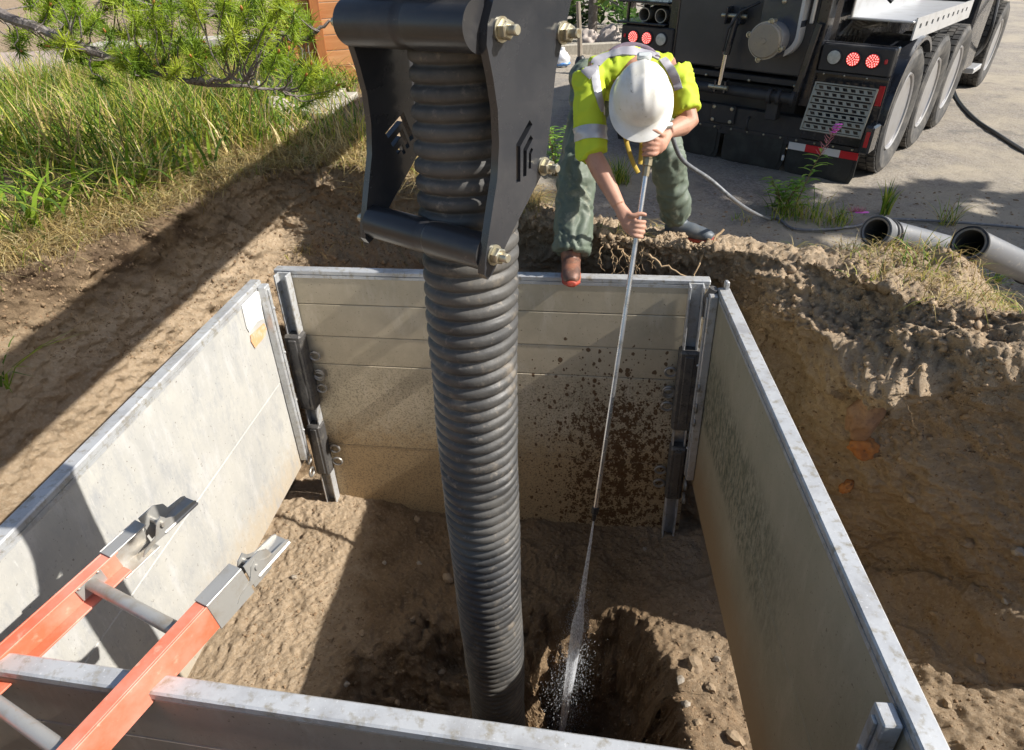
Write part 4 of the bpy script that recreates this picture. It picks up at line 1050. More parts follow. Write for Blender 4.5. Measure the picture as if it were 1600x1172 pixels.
cb = [tp(1.23, 4.0, 1.3), tp(1.27, 3.95, .7)]
for px, py in ((1488, 112), (1492, 150), (1520, 186), (1560, 214), (1610, 246), (1700, 300)):
    c_ = cast(px, py)[0]; cb.append(c_ + Vector((0, 0, .018)))
o = MB().tube(smooth_path(cb, 70), .019, 8).build('cable', BLKP, None, True); tag(o, 'black cable lying over the sunlit gravel beside the truck', 'cable')

# ------------------------------------------------------------------ water
JET = bpy.data.materials.new('water_jet'); JET.use_nodes = True; nt = JET.node_tree; b_ = nt.nodes['Principled BSDF']
b_.inputs['Base Color'].default_value = (.9, .93, .97, 1); b_.inputs['Roughness'].default_value = .35
tr_ = N(nt, 'ShaderNodeBsdfTransparent'); tl = N(nt, 'ShaderNodeBsdfTranslucent'); tl.inputs[0].default_value = (.9, .93, .97, 1); ms = N(nt, 'ShaderNodeMixShader'); ms2 = N(nt, 'ShaderNodeMixShader'); ms2.inputs[0].default_value = .5
nt.links.new(b_.outputs[0], ms2.inputs[1]); nt.links.new(tl.outputs[0], ms2.inputs[2])
nt.links.new(ramp(nt, noise(nt, coords(nt, (1, 1, .12)), 220, 4, .7), .35, .62, (.25, .25, .25, 1), (.95, .95, .95, 1)), ms.inputs[0])
nt.links.new(tr_.outputs[0], ms.inputs[1]); nt.links.new(ms2.outputs[0], ms.inputs[2]); nt.links.new(ms.outputs[0], nt.nodes['Material Output'].inputs['Surface'])
jt = empty('water_jet', lq(-1.02), 'white water jet spraying from the lance into the hole', 'water jet')
zs = np.linspace(-1.03, -2.35, 40)
MB().tube([lq(z) for z in zs], [float(np.interp(z, [-2.35, -1.9, -1.62, -1.5, -1.03], [.014, .028, .034, .016, .0045])) for z in zs], 12).build('water_core', JET, jt, True)
q = MB()
for k in range(6500):
    z = -1.35 - .95 * random.random() ** .7; sp = float(np.interp(z, [-2.3, -1.95, -1.5, -1.3], [.10, .10, .035, .006]))
    c_ = lq(z) + Vector((random.gauss(0, sp * .6), random.gauss(0, sp * .6), random.gauss(0, .03))); r_ = random.choice((.0004, .0005, .0008))
    q.add([c_ + Vector((r_, 0, 0)), c_ + Vector((-r_, r_, 0)), c_ + Vector((-r_, -r_, 0)), c_ - ld * r_ * random.uniform(2, 14)], [(0, 1, 2), (0, 3, 1), (1, 3, 2), (2, 3, 0)])
dr = M('droplets', (.85, .88, .92), .3); d_ = q.build('droplets', dr, jt); d_['kind'] = 'stuff'
MST = bpy.data.materials.new('mist'); MST.use_nodes = True; nt = MST.node_tree; nt.nodes.remove(nt.nodes['Principled BSDF'])
pv = N(nt, 'ShaderNodeVolumePrincipled'); pv.inputs['Color'].default_value = (.95, .97, 1, 1); pv.inputs['Anisotropy'].default_value = .2
tc = N(nt, 'ShaderNodeTexCoord'); mp = N(nt, 'ShaderNodeVectorMath', operation='LENGTH'); nt.links.new(tc.outputs['Object'], mp.inputs[0])
dn = math_(nt, 'MULTIPLY', mapr(nt, mp.outputs['Value'], 1.0, .1), ramp(nt, noise(nt, coords(nt), 9, 4), .35, .75))
nt.links.new(math_(nt, 'MULTIPLY', dn, 95.), pv.inputs['Density']); nt.links.new(pv.outputs[0], nt.nodes['Material Output'].inputs['Volume'])
ms_ = MB().ball((0, 0, 0), 1.0, 20, 14).build('mist', MST, jt); ms_.location = lq(-1.88) - jt.location; ms_.scale = (.22, .22, .50)
ms_.rotation_euler = ld.to_track_quat('-Z', 'Y').to_euler()

# ------------------------------------------------------------------ stones, clods, roots
def rock_mesh(name, seed, sub=2, rough=.40, flat=.70):
    bm = bmesh.new(); bmesh.ops.create_icosphere(bm, subdivisions=sub, radius=1)
    P = np.array([v_.co[:] for v_ in bm.verts]); dsp = 1 + rough * fbm(P * 1.3 + seed * 9.1, 2, seed) + rough * .45 * fbm(P * 3.2 + seed, 2, seed + 5)
    P = P * dsp[:, None] * np.array([1, .8, flat])
    for v_, p in zip(bm.verts, P): v_.co = p
    me = bpy.data.meshes.new(name); bm.to_mesh(me); bm.free()
    me.polygons.foreach_set('use_smooth', [sub > 2] * len(me.polygons)); return me
ST1 = M('brown_stone', (.28, .205, .13), .85, 0, [(30, (.33, .25, .16), .45, .7), (120, (.17, .12, .08), .55, .7)], [(90, .3, .004)])
ST2 = M('grey_stone', (.30, .25, .19), .8, 0, [(25, (.40, .37, .32), .45, .7), (140, (.20, .18, .16), .55, .7)], [(110, .3, .004)])
rocks = [rock_mesh('stone', k) for k in range(6)]
for k, r_ in enumerate(rocks): r_.materials.append(ST1 if k % 3 else ST2)
def stone(px, py, r, lab, grp=None, k=None):
    c_ = cast(px, py)[0]
    if not c_: return
    o_ = bpy.data.objects.new('stone', rocks[random.randrange(6) if k is None else k]); COL.objects.link(o_)
    r *= .85; o_.location = c_ + Vector((0, 0, r * .15)); o_.scale = (r, r * random.uniform(.8, 1.2), r * random.uniform(.8, 1.1)); o_.rotation_euler = (random.uniform(-.4, .4), random.uniform(-.4, .4), random.uniform(0, 6.28))
    return tag(o_, lab, 'stone', grp)
stone(1148, 1155, .045, 'round brown stone at the foot of the shaded panel, nearest the camera', k=1)
stone(1085, 1040, .055, 'biggest pale stone of the sunlit heap beside the water jet', k=2)
stone(700, 905, .045, 'brown stone resting against the left side of the suction hose', k=4)
stone(652, 812, .030, 'reddish brown stone below the far panel, left of the suction hose', k=5)
stone(497, 912, .030, 'dark angular stone on the sunlit floor left of the shadow edge', k=1)
stone(460, 902, .022, 'small grey stone beside the ladder foot on the sunlit floor', k=0)
stone(1350, 930, .035, 'dark flat stone outside the shaded panel on the right slope', k=3)
stone(1510, 850, .04, 'yellowish brown stone on the shaded right slope', k=2)
stone(1590, 862, .04, 'pale stone at the right edge of the shaded slope', k=0)
for px, py, r, lab in ((523, 855, .018, 'small brown stone where the shadow of the left panel corner ends'), (566, 990, .026, 'brown stone in the middle of the shaded floor'), (620, 1098, .024, 'pale stone lying close behind the near panel rim'),
        (645, 968, .022, 'rounded brown stone halfway between hose and shadow edge'), (690, 1050, .024, 'brown stone low on the floor close to the left of the hose'), (516, 1000, .022, 'brown stone just inside the floor shadow edge'),
        (600, 880, .018, 'small pale brown stone high on the shaded floor'), (655, 880, .020, 'small brown stone right above the stone touching the hose'), (540, 1070, .020, 'dark stone behind the near panel, left of the pale one'),
        (1008, 858, .018, 'small pale stone at the foot of the muddy far panel'), (870, 870, .018, 'small brown stone beside the water lance tip'),
        (1110, 1075, .034, 'pale stone just below the biggest stone of the heap'), (1062, 1062, .026, 'pale stone left of and below the biggest stone of the heap'), (1120, 1030, .024, 'pale stone between the heap and the shaded panel'),
        (1072, 1100, .022, 'small stone in the lower half of the sunlit heap'), (1090, 1130, .030, 'pale stone left of the round stone nearest the camera'), (1055, 960, .022, 'small dark stone above the heap beside the shaded panel'),
        (1275, 690, .02, 'small stone close behind the white edge of the shaded panel'), (1420, 780, .03, 'pale stone below the orange rocks on the right slope'), (1460, 960, .026, 'pale stone in the middle of the right slope'),
        (1530, 1030, .030, 'brown stone low on the right slope near the picture edge'), (1380, 1020, .020, 'small stone halfway down the white panel edge'), (1480, 1100, .026, 'brown stone at the bottom of the right slope'),
        (1570, 940, .022, 'small pale stone at the right edge, below the larger pale one')):
    stone(px, py, r, lab)
# crumbs of earth and gravel too many to count: one sheet of small solids
def crumbs(name, regions, n, r0, r1, mat, lab):
    bm = bmesh.new(); bmesh.ops.create_icosphere(bm, subdivisions=1, radius=1); U = np.array([v_.co[:] for v_ in bm.verts]); Fc = np.array([[v_.index for v_ in f_.verts] for f_ in bm.faces]); bm.free()
    vs, fs = [], []; c0 = 0
    for (x0, y0, x1, y1), wgt in regions:
        for k in range(int(n * wgt)):
            h = cast(random.uniform(x0, x1), random.uniform(y0, y1))
            if not h[0] or (h[0] - CAM_POS).length > 9: continue
            r_ = r0 * (r1 / r0) ** (random.random() ** 2.2) * (h[0] - CAM_POS).length / 3
            d = U * (1 + .30 * RNG.standard_normal((len(U), 1))) * r_ * np.array([1, RNG.uniform(.7, 1.1), RNG.uniform(.6, 1)])
            vs.append(d + np.array(h[0]) + np.array(h[1]) * r_ * .3); fs.append(Fc + c0); c0 += len(U)
    o_ = np_mesh(name, np.concatenate(vs), np.concatenate(fs), mat, False); return tag(o_, lab, None, None, 'stuff')
CRM = M('earth_crumb', (.26, .18, .105), .95, 0, [(3, (.19, .12, .065), .42, .6), (50, (.34, .26, .165), .5, .72)], [(150, .3, .003)])
crumbs('gravel', [((380, 780, 850, 1130), .22), ((800, 820, 1180, 1172), .26), ((1180, 560, 1600, 1172), .20), ((800, 300, 1600, 620), .30), ((0, 260, 640, 560), .36)], 13000, .0018, .0085, CRM, 'loose earth crumbs and gravel over the pit floor and banks')
CLOD = M('dry_clod', (.36, .26, .165), .95, 0, [(12, (.33, .235, .145), .45, .65), (60, (.42, .33, .22), .5, .7)], [(120, .4, .004)])
crumbs('clods', [((820, 285, 900, 370), .14), ((930, 365, 1110, 415), .30), ((1110, 410, 1360, 520), .28), ((1330, 470, 1580, 720), .40), ((470, 340, 650, 415), .12)], 1800, .003, .016, CLOD, 'dry crumbly clods along the edge of the far and right banks')
ROOT = M('root', (.40, .28, .16), .85, 0, [(20, (.28, .19, .10), .45, .65)], [(90, .3, .003)])
def root(pts, r, lab=None):
    P = [];
    for (px, py, yy) in pts: P.append(atY(px, py, yy))
    P = smooth_path(P, 14); P = [p + Vector((random.gauss(0, .006), random.gauss(0, .006), random.gauss(0, .006))) for p in P]
    o_ = MB().tube(P, list(np.linspace(r, r * .45, 14)), 7).build('root', ROOT, None, True)
    return tag(o_, lab or 'thin bare root sticking out of the cut earth under the ledge', 'root', None if lab else 'roots under the ledge')
root([(1005, 393, 3.3), (1040, 415, 3.24), (1080, 436, 3.18)], .009, 'thick pale root slanting down from the ledge to the far panel')
root([(1130, 360, 3.35), (1100, 400, 3.24), (1082, 436, 3.16)], .007, 'long pale root slanting down to the right corner post')
root([(965, 385, 3.38), (985, 410, 3.32), (1003, 436, 3.26)], .006, 'pale root beside the lance, left of the other thin one')
root([(980, 398, 3.36), (995, 420, 3.3), (1010, 437, 3.25)], .005, 'thinnest pale root beside the lance under the ledge')
rb = MB()
def fibre(P, r):
    P = smooth_path(P, 9); rb.tube([p + Vector((random.gauss(0, .004), random.gauss(0, .004), random.gauss(0, .004))) for p in P], list(np.linspace(r, r * .4, 9)), 5)
for k in range(26):
    x = random.uniform(930, 1130); y = random.uniform(378, 405)
    fibre([atY(x, y, 3.36), atY(x + random.uniform(-8, 8), y + random.uniform(12, 22), 3.31), atY(x + random.uniform(-14, 14), y + random.uniform(24, 42), 3.27)], random.uniform(.0015, .0035))
for k in range(170):
    h = cast(random.uniform(1240, 1600), random.uniform(430, 760)) if k % 3 else cast(random.uniform(810, 900), random.uniform(300, 380))
    if k % 5 == 0: h = cast(random.uniform(20, 620), random.uniform(270, 420))
    if not h[0]: continue
    d = Vector((random.gauss(0, 1), random.gauss(-.6, .7), random.gauss(-.2, .6))).normalized(); L = random.uniform(.03, .13)
    fibre([h[0] - d * .02, h[0] + d * L * .4 + h[1] * .02, h[0] + d * L + h[1] * .012 + Vector((0, 0, -.03))], random.uniform(.0009, .0024))
tag(rb.build('root_fibres', ROOT, None, True), 'fine root fibres hanging from the cut banks', None, None, 'stuff')
RUST = M('rusty_rock', (.34, .12, .03), .8, 0, [(7, (.42, .19, .06), .4, .65), (30, (.16, .08, .045), .5, .7), (90, (.28, .2, .13), .6, .72)], [(30, .3, .01), (110, .3, .004)])
big_r = [rock_mesh('rust_rock', 20 + k, 4, .32, .9) for k in range(4)]
for r_ in big_r: r_.materials.append(RUST)
def bigrock(px, py, sc, rot, k, lab, mat=None, name='rock', yy=None):
    c_, n_ = cast(px, py); me = big_r[k]
    if mat: me = me.copy(); me.materials.clear(); me.materials.append(mat)
    o_ = bpy.data.objects.new(name, me); COL.objects.link(o_); n_ = n_ if n_.dot(CAM_POS - c_) > 0 else -n_; o_.location = c_ - n_ * min(sc) * .12; o_.scale = sc; o_.rotation_euler = rot
    return tag(o_, lab, 'rock')
bigrock(1362, 640, (.085, .08, .16), (.2, .3, .4), 0, 'reddish brown upright rock sticking out of the right bank', M('red_brown_rock', (.21, .115, .065), .7, 0, [(8, (.28, .17, .1), .4, .65), (60, (.15, .08, .05), .5, .7)], [(40, .2, .008)]))
bigrock(1350, 700, (.075, .06, .06), (.1, .5, .2), 1, 'orange rust stained rock in the middle of the right bank')
bigrock(1322, 762, (.035, .035, .045), (.4, .2, .9), 2, 'small orange rock low on the right bank')


# ------------------------------------------------------------------ grass, weeds, pine
GRASS = attr_mat('grass_blades', .55, .35)
def blades(name, P, Hh, W, lean, tint, az=None, droop=.5, rows=4):
    """P roots (n,3); Hh heights; lean = horizontal run as a share of the height; tint (n,3)"""
    n = len(P); az = RNG.uniform(0, 2 * math.pi, n) if az is None else az
    dx, dy = np.cos(az), np.sin(az); px_, py_ = -dy, dx
    t = np.linspace(0, 1, rows); v = np.zeros((n, rows, 2, 3))
    for i, a in enumerate(t):
        hor = lean * Hh * a ** 1.7; ver = Hh * (a - droop * lean * a ** 2.2 * .6)
        wd = W * (1 - a ** 2.2) + W * .03
        for k, s_ in enumerate((-1, 1)):
            v[:, i, k, 0] = P[:, 0] + dx * hor + px_ * wd * s_; v[:, i, k, 1] = P[:, 1] + dy * hor + py_ * wd * s_; v[:, i, k, 2] = P[:, 2] + ver
    idx_ = np.arange(n * rows * 2).reshape(n, rows, 2)
    f_ = np.stack([idx_[:, :-1, 0], idx_[:, :-1, 1], idx_[:, 1:, 1], idx_[:, 1:, 0]], -1).reshape(-1, 4)
    return v.reshape(-1, 3), f_, np.repeat(tint, rows * 2, 0)
RL = rl[:, :2]
def outside(x, y):
    """distance beyond the pit's rim along the ray from its middle (negative inside)"""
    a = np.arctan2(y - CEN[1], x - CEN[0]); ra = np.arctan2(RL[:, 1] - CEN[1], RL[:, 0] - CEN[0]); rr = np.hypot(RL[:, 0] - CEN[0], RL[:, 1] - CEN[1])
    o_ = np.argsort(ra); return np.hypot(x - CEN[0], y - CEN[1]) - np.interp(a, ra[o_], rr[o_], period=2 * math.pi)
GREENS = np.array([(.13, .23, .02), (.22, .33, .03), (.33, .39, .045), (.08, .16, .025), (.45, .43, .08)])
STRAW = np.array([(.58, .45, .19), (.48, .36, .14), (.64, .53, .28), (.36, .25, .11)])
def scatter(n, x0, x1, y0, y1, d0, d1):
    x = RNG.uniform(x0, x1, n * 4); y = RNG.uniform(y0, y1, n * 4); d = outside(x, y); k = (d > d0) & (d < d1); x, y, d = x[k][:n], y[k][:n], d[k][:n]
    z = np.array([gz(a, b) for a, b in zip(x, y)]); return np.column_stack([x, y, z - .005]), d
parts = []
P, d = scatter(32000, -5.2, -.9, 2.2, 9.0, .20, 6.)
k = ~((P[:, 0] > -2.35) & (P[:, 1] > 5.3)) | (RNG.random(len(P)) < .12); P, d = P[k], d[k]
clump = fbm(P * np.array([1.6, 1.6, 0]) , 3, 31); k = clump + .25 * RNG.standard_normal(len(P)) > -.18; P, d, clump = P[k], d[k], clump[k]
right_ = sstep(-1.9, -1.2, P[:, 0])
Hh = RNG.uniform(.22, .62, len(P)) * (.55 + .45 * sstep(.2, 1.1, d)) * (1 - .45 * right_)
g = GREENS[RNG.integers(0, 5, len(P))]; s_ = STRAW[RNG.integers(0, 4, len(P))]; m_ = (RNG.random(len(P)) < (.28 + .42 * sstep(.8, .25, d) + .25 * right_))[:, None]
parts.append(blades('g', P, Hh, RNG.uniform(.0030, .0075, len(P)), RNG.uniform(.2, 1.25, len(P)), np.where(m_, s_, g) * RNG.uniform(.75, 1.25, (len(P), 1)), az=RNG.uniform(0, 6.28, len(P))))
P, d = scatter(20000, -4.2, .2, 2.0, 6.5, -.02, 1.1)
Hh = RNG.uniform(.08, .24, len(P)); m_ = (RNG.random(len(P)) < .06)[:, None]
parts.append(blades('d', P, Hh, RNG.uniform(.0014, .003, len(P)), RNG.uniform(.8, 1.6, len(P)), np.where(m_, GREENS[RNG.integers(0, 5, len(P))], STRAW[RNG.integers(0, 4, len(P))]) * RNG.uniform(.6, 1.15, (len(P), 1)), droop=1.0))
P, d = scatter(5200, .1, 3.6, 2.0, 5.4, .03, 1.0)
k = (fbm(P * np.array([2.2, 2.2, 0]), 2, 8) > .12) & (P[:, 1] > 2.0); P = P[k]
parts.append(blades('r', P, RNG.uniform(.04, .16, len(P)), RNG.uniform(.0012, .0026, len(P)), RNG.uniform(.6, 1.6, len(P)), np.where((RNG.random(len(P)) < .25)[:, None], GREENS[RNG.integers(0, 5, len(P))], STRAW[RNG.integers(0, 4, len(P))]) * .9, droop=1.0))
P, d = scatter(3600, -5.0, -1.6, 2.6, 8.0, .30, 4.); k = fbm(P * np.array([1.9, 1.9, 0]), 2, 77) > -.05; P = P[k]
parts.append(blades('w', P, RNG.uniform(.22, .55, len(P)), RNG.uniform(.008, .015, len(P)), RNG.uniform(.5, 1.3, len(P)), GREENS[RNG.integers(0, 4, len(P))] * RNG.uniform(.7, 1.25, (len(P), 1)), droop=.9, rows=5))
vs, fs, ts = [], [], []; c0 = 0
for v_, f_, t_2 in parts: vs.append(v_); fs.append(f_ + c0); ts.append(t_2); c0 += len(v_)
gr_ = np_mesh('grass', np.concatenate(vs), np.concatenate(fs), GRASS, False, None, {'tint': np.concatenate(ts)})
tag(gr_, 'tall green grass and dry straw covering the banks', None, None, 'stuff')
def tuft(px, py, n, h, spread, green, lab, grp='grass tufts around the pit', wd=.004, c_=None, lean=(.3, 1.1)):
    c_ = c_ or cast(px, py)[0]; P = np.array(c_) + np.column_stack([RNG.normal(0, spread, n), RNG.normal(0, spread, n), np.zeros(n) - .01])
    t_2 = np.where((RNG.random(n) < green)[:, None], GREENS[RNG.integers(0, 5, n)] * 1.15, STRAW[RNG.integers(0, 4, n)])
    v_, f_, tt = blades('t', P, RNG.uniform(.5, 1, n) * h, RNG.uniform(.6, 1.1, n) * wd, RNG.uniform(*lean, n), t_2)
    o_ = np_mesh('grass_tuft', v_, f_, GRASS, False, None, {'tint': tt}); return tag(o_, lab, 'grass tuft', grp)
tuft(968, 285, 110, .30, .045, .8, "green grass tuft between the worker's legs")
tuft(1240, 338, 110, .26, .09, .85, 'green grass tuft beneath the taller pink fireweed')
tuft(1300, 350, 90, .20, .08, .75, 'low green tuft in front of the grey hose')
tuft(1382, 335, 36, .30, .016, .95, 'upright bright green blades rising behind the left pipe', wd=.008, lean=(.2, .5))
tuft(1478, 352, 34, .27, .03, .7, 'tall loose tuft between the two pipes')
tuft(1555, 440, 24, .20, .03, .7, 'bright tuft hanging over the bank below the right pipe', lean=(.8, 1.5))
tuft(1440, 405, 40, .16, .06, .35, 'mostly dry tuft below the left pipe')
tuft(1160, 345, 20, .12, .04, .6, "short sparse tuft to the right of the worker's boot")
tuft(235, 325, 18, .30, .03, .9, 'arching green tuft hanging over the left bank below the straw', lean=(.9, 1.6))
tuft(8, 600, 12, .28, .02, 1., 'green blades hanging on the left bank at the picture edge', lean=(.9, 1.5), wd=.006)
tuft(30, 370, 60, .34, .08, .95, 'dense bright green tuft at the left edge of the straw bank')
tuft(430, 195, 50, .30, .06, .6, 'thin dark tuft in front of the pale boulder')
tuft(520, 190, 50, .30, .08, .6, 'thin loose tuft growing over the weathered planks')
LEAF = attr_mat('leaves', .5, .3)
def leafy(name, base, stems, hgt, nleaf, ln, wd, lab, cat, flower=False, leanv=(0, 0)):
    """stems with lance shaped leaves; flower: pink spike with seed pods"""
    b = Vector(base); pl_ = empty(name, b, lab, cat, None)
    for s_ in range(stems):
        a = random.uniform(0, 6.28); tip = b + Vector((leanv[0] + .12 * math.cos(a) * (stems > 1), leanv[1] + .12 * math.sin(a) * (stems > 1), hgt * random.uniform(.8, 1)))
        pts = smooth_path([b + Vector((random.gauss(0, .015), random.gauss(0, .015), -.01)), b.lerp(tip, .5) + Vector((random.gauss(0, .01), 0, .03)), tip], 10)
        MB().tube(pts, list(np.linspace(.0045, .0022, 10)), 6).build('stem', STEMM, pl_, True)
        vs, fs, tt = [], [], []
        for k in range(nleaf):
            f = .12 + (.55 if flower else .85) * k / nleaf; c_ = pts[min(9, int(f * 9))].lerp(pts[min(9, int(f * 9) + 1)], f * 9 % 1)
            a = k * 2.4 + random.random(); d_ = Vector((math.cos(a), math.sin(a), .45)).normalized(); sd_ = d_.cross(Vector((0, 0, 1))).normalized(); L = ln * random.uniform(.7, 1.1) * (1 - .4 * f)
            n0 = len(vs)
            for t in (0, .25, .6, 1.0):
                q_ = c_ + d_ * L * t + Vector((0, 0, -.35 * L * t * t)); w2 = wd * (math.sin(math.pi * min(1, t * .9 + .08)))
                vs += [q_ - sd_ * w2, q_ + Vector((0, 0, -.003)), q_ + sd_ * w2]
            for i in range(3): fs += [(n0 + i * 3, n0 + i * 3 + 1, n0 + i * 3 + 4, n0 + i * 3 + 3), (n0 + i * 3 + 1, n0 + i * 3 + 2, n0 + i * 3 + 5, n0 + i * 3 + 4)]
            tt += [tuple(np.array(random.choice(((.24, .42, .05), (.32, .48, .08), (.16, .32, .05)))) * random.uniform(.85, 1.2))] * 12
        iv = world_basis(pl_).inverted(); vv = np.array([iv @ Vector(q_) for q_ in vs])
        lf = np_mesh('leaves', vv, np.array(fs), LEAF, False, pl_, {'tint': np.array(tt)})
        if flower:
            q = MB(); up = (pts[-1] - pts[-4]).normalized()
            for k in range(26):
                f = .62 + .28 * k / 26; c_ = pts[0].lerp(pts[-1], 0) ; c_ = pts[min(8, int(f * 9))].lerp(pts[min(9, int(f * 9) + 1)], f * 9 % 1)
                a = k * 2.4; d_ = (Vector((math.cos(a), math.sin(a), .75))).normalized(); q.tube([c_, c_ + d_ * .025, c_ + d_ * .045 + Vector((0, 0, .008))], [.0016, .0022, .0012], 5)
            q.build('seed_pods', PODM, pl_, True)
            for k in range(11):
                a = k * 2.4; c_ = pts[-1] - up * .018 * (k % 4) + Vector((math.cos(a) * .012, math.sin(a) * .012, 0)); q = MB()
                for j in range(4):
                    e = a + j * 1.57; d_ = Vector((math.cos(e), math.sin(e), .3)); q.ball(c_ + d_ * .008, (.011, .011, .004), 6, 4)
                q.build('blossom', PINK, pl_, True)
    return pl_
STEMM = M('plant_stem', (.22, .15, .07), .6); PODM = M('pink_pods', (.55, .20, .24), .5); PINK = M('pink_petals', (.80, .16, .62), .45)
b0 = cast(1236, 336)[0]
top = atY(1312, 186, b0.y - .12)
leafy('fireweed', b0, 1, (top - b0).z, 30, .17, .013, 'tall leaning fireweed with a pink blossom in front of the truck step', 'fireweed', True, (top.x - b0.x, top.y - b0.y))
b0 = cast(1290, 345)[0]; top = atY(1352, 330, b0.y - .05)
leafy('fireweed', b0, 1, max(.06, (top - b0).z), 8, .07, .007, 'short bowed fireweed with a pink blossom beside the left pipe', 'fireweed', True, (top.x - b0.x, top.y - b0.y))
b0 = cast(868, 275)[0]
leafy('leafy_weed', b0, 7, .46, 20, .17, .011, 'leafy green weed between the guide frame and the worker', 'weed')
leafy('leafy_weed', cast(1222, 330)[0], 7, .26, 18, .15, .011, 'low leafy weed at the foot of the tall fireweed', 'weed')
leafy('leafy_weed', cast(548, 150)[0], 4, .22, 12, .08, .012, 'small bushy weed beside the rock by the cedar fence', 'weed')

# pine: trunk outside the picture, boughs reaching in at the upper left
BARK = M('pine_bark', (.16, .135, .12), .9, 0, [(14, (.27, .24, .22), .45, .65), (60, (.09, .07, .06), .55, .7)], [(40, .6, .01)])
NEED = attr_mat('pine_needles', .5, .3)
PINE = empty('pine_tree', (-3.6, 4.3, .3), 'young pine whose boughs with bright needle tufts reach over the tall grass', 'pine tree')
MB().tube([Vector((-3.6, 4.3, .25)), Vector((-3.58, 4.32, 1.2)), Vector((-3.6, 4.28, 2.6)), Vector((-3.55, 4.3, 4.2))], [.09, .08, .06, .02], 12).build('trunk', BARK, PINE, True)
def bough(px, r0, r1, w_=0):
    P = smooth_path([atY(*p) for p in px], 26); P = [p + Vector((random.gauss(0, .005), random.gauss(0, .005), random.gauss(0, .005))) for p in P]
    MB().tube(P, list(np.linspace(r0, r1, 26)), 8).build('bough', BARK, PINE, True); return P
B1 = bough([(-120, -60, 4.2), (0, 20, 3.9), (70, 48, 3.8), (140, 78, 3.75), (230, 112, 3.75), (300, 127, 3.8), (372, 133, 3.85), (440, 140, 3.9)], .030, .006)
B2 = bough([(120, -60, 4.2), (235, -5, 4.1), (320, 18, 4.1), (400, 40, 4.15), (470, 62, 4.2), (500, 45, 4.2), (524, 30, 4.2)], .026, .006)
B3 = bough([(300, 127, 3.8), (330, 128, 3.78), (372, 124, 3.76), (400, 140, 3.76)], .016, .004)
centers = [(75, 22), (113, 39), (28, 60), (150, 18), (185, 52), (215, 28), (250, 66), (290, 55), (330, 25), (372, 14), (400, 52), (432, 26), (455, 62), (350, 72), (312, 92), (268, 104), (205, 100), (165, 108), (430, 104), (462, 94), (472, 122), (412, 118), (388, 86), (240, 38), (122, -4), (300, 6), (480, 128), (60, -6), (180, -4), (360, 46), (500, 118), (95, 62), (132, 86), (225, 86), (275, 26), (420, 78), (445, 8), (470, 30), (395, -4), (340, -6), (260, -8), (440, 130), (492, 138)]
vs, fs, tt = [], [], []; twig = MB(); bud = MB()
allB = B1 + B2 + B3
for px, py in centers:
  for rep in range(2 if px > 330 and py > 50 else 4):
    c_ = atY(px + random.gauss(0, 13), py + random.gauss(0, 11), random.uniform(3.6, 4.3)); nb = min(allB, key=lambda p: (p - c_).length)
    ax = (c_ - nb); ax = (ax.normalized() if ax.length > .02 else Vector((1, 0, 0))) * .5 + Vector((random.gauss(.3, .3), random.gauss(-.3, .3), .45)); ax.normalize()
    twig.tube(smooth_path([nb, nb.lerp(c_, .35) + Vector((random.gauss(0, .03), random.gauss(0, .03), -.03)), nb.lerp(c_, .7) + Vector((random.gauss(0, .02), 0, -.02)), c_, c_ + ax * .05], 7), [.005, .0045, .004, .0035, .003, .0025, .002], 5)
    if rep == 0: bud.ball(c_ + ax * .055, (.007, .007, .014), 6, 5, ax.to_track_quat('Z', 'Y').to_matrix())
    base = np.array(random.choice(((.20, .31, .02), (.30, .41, .03), (.13, .22, .02), (.38, .46, .04))))
    for k in range(120):
        t = random.uniform(-.10, .05); d_ = (Vector((random.gauss(0, 1), random.gauss(0, 1), random.gauss(0, 1))).normalized() + ax * .75).normalized()
        o_ = c_ + ax * t; L = random.uniform(.05, .085); sd_ = d_.orthogonal().normalized() * .0017; n0 = len(vs)
        vs += [o_ - sd_, o_ + sd_, o_ + d_ * L + sd_ * .5, o_ + d_ * L - sd_ * .5]; fs.append((n0, n0 + 1, n0 + 2, n0 + 3)); tt += [tuple(base * random.uniform(.7, 1.3))] * 4
iv = world_basis(PINE).inverted()
nd = np_mesh('needles', np.array([iv @ Vector(q_) for q_ in vs]), np.array(fs), NEED, False, PINE, {'tint': np.array(tt)}); nd['kind'] = 'stuff'
twig.build('twigs', BARK, PINE, True)['kind'] = 'stuff'; bud.build('buds', M('pine_bud', (.42, .17, .05), .6), PINE, True)['kind'] = 'stuff'

# ------------------------------------------------------------------ behind the left bank: fence, timbers, planks, stones, sheet
CED = [M('cedar_board', (.40, .165, .055), .6, 0, [(9, (.47, .22, .085), .4, .65), (30, (.28, .11, .04), .6, .75)], [(60, .15, .004)], scale=(.3, .3, 3)), M('cedar_board_light', (.47, .22, .085), .6, 0, [(9, (.54, .29, .13), .4, .65)], [(60, .15, .004)], scale=(.3, .3, 3))]
CEDP = M('cedar_post', (.36, .13, .035), .55, 0, [(7, (.27, .09, .03), .45, .7)], [(40, .15, .004)], scale=(3, 3, .4))
fb = cast(512, 131)[0]; fy = fb.y
FEN = empty('cedar_fence', fb, 'orange brown cedar fence of wide horizontal boards and dark posts', 'fence')
fd = Vector((1, .35, 0)).normalized()
for x in (-.32, 0.0, 1.3):
    MB().box(fb + fd * x + Vector((0, -.05, .75)), (.10, .10, 1.6), Matrix.Rotation(math.atan2(.35, 1), 3, 'Z'), .006).build('post', CEDP, FEN, True, 30)
for k in range(9):
    MB().box(fb + fd * .55 + Vector((0, .04 + random.uniform(-.004, .004), .09 + .152 * k)), (1.7, .035, .146), Matrix.Rotation(math.atan2(.35, 1), 3, 'Z'), .005).build('board', CED[k % 2], FEN, True, 30)
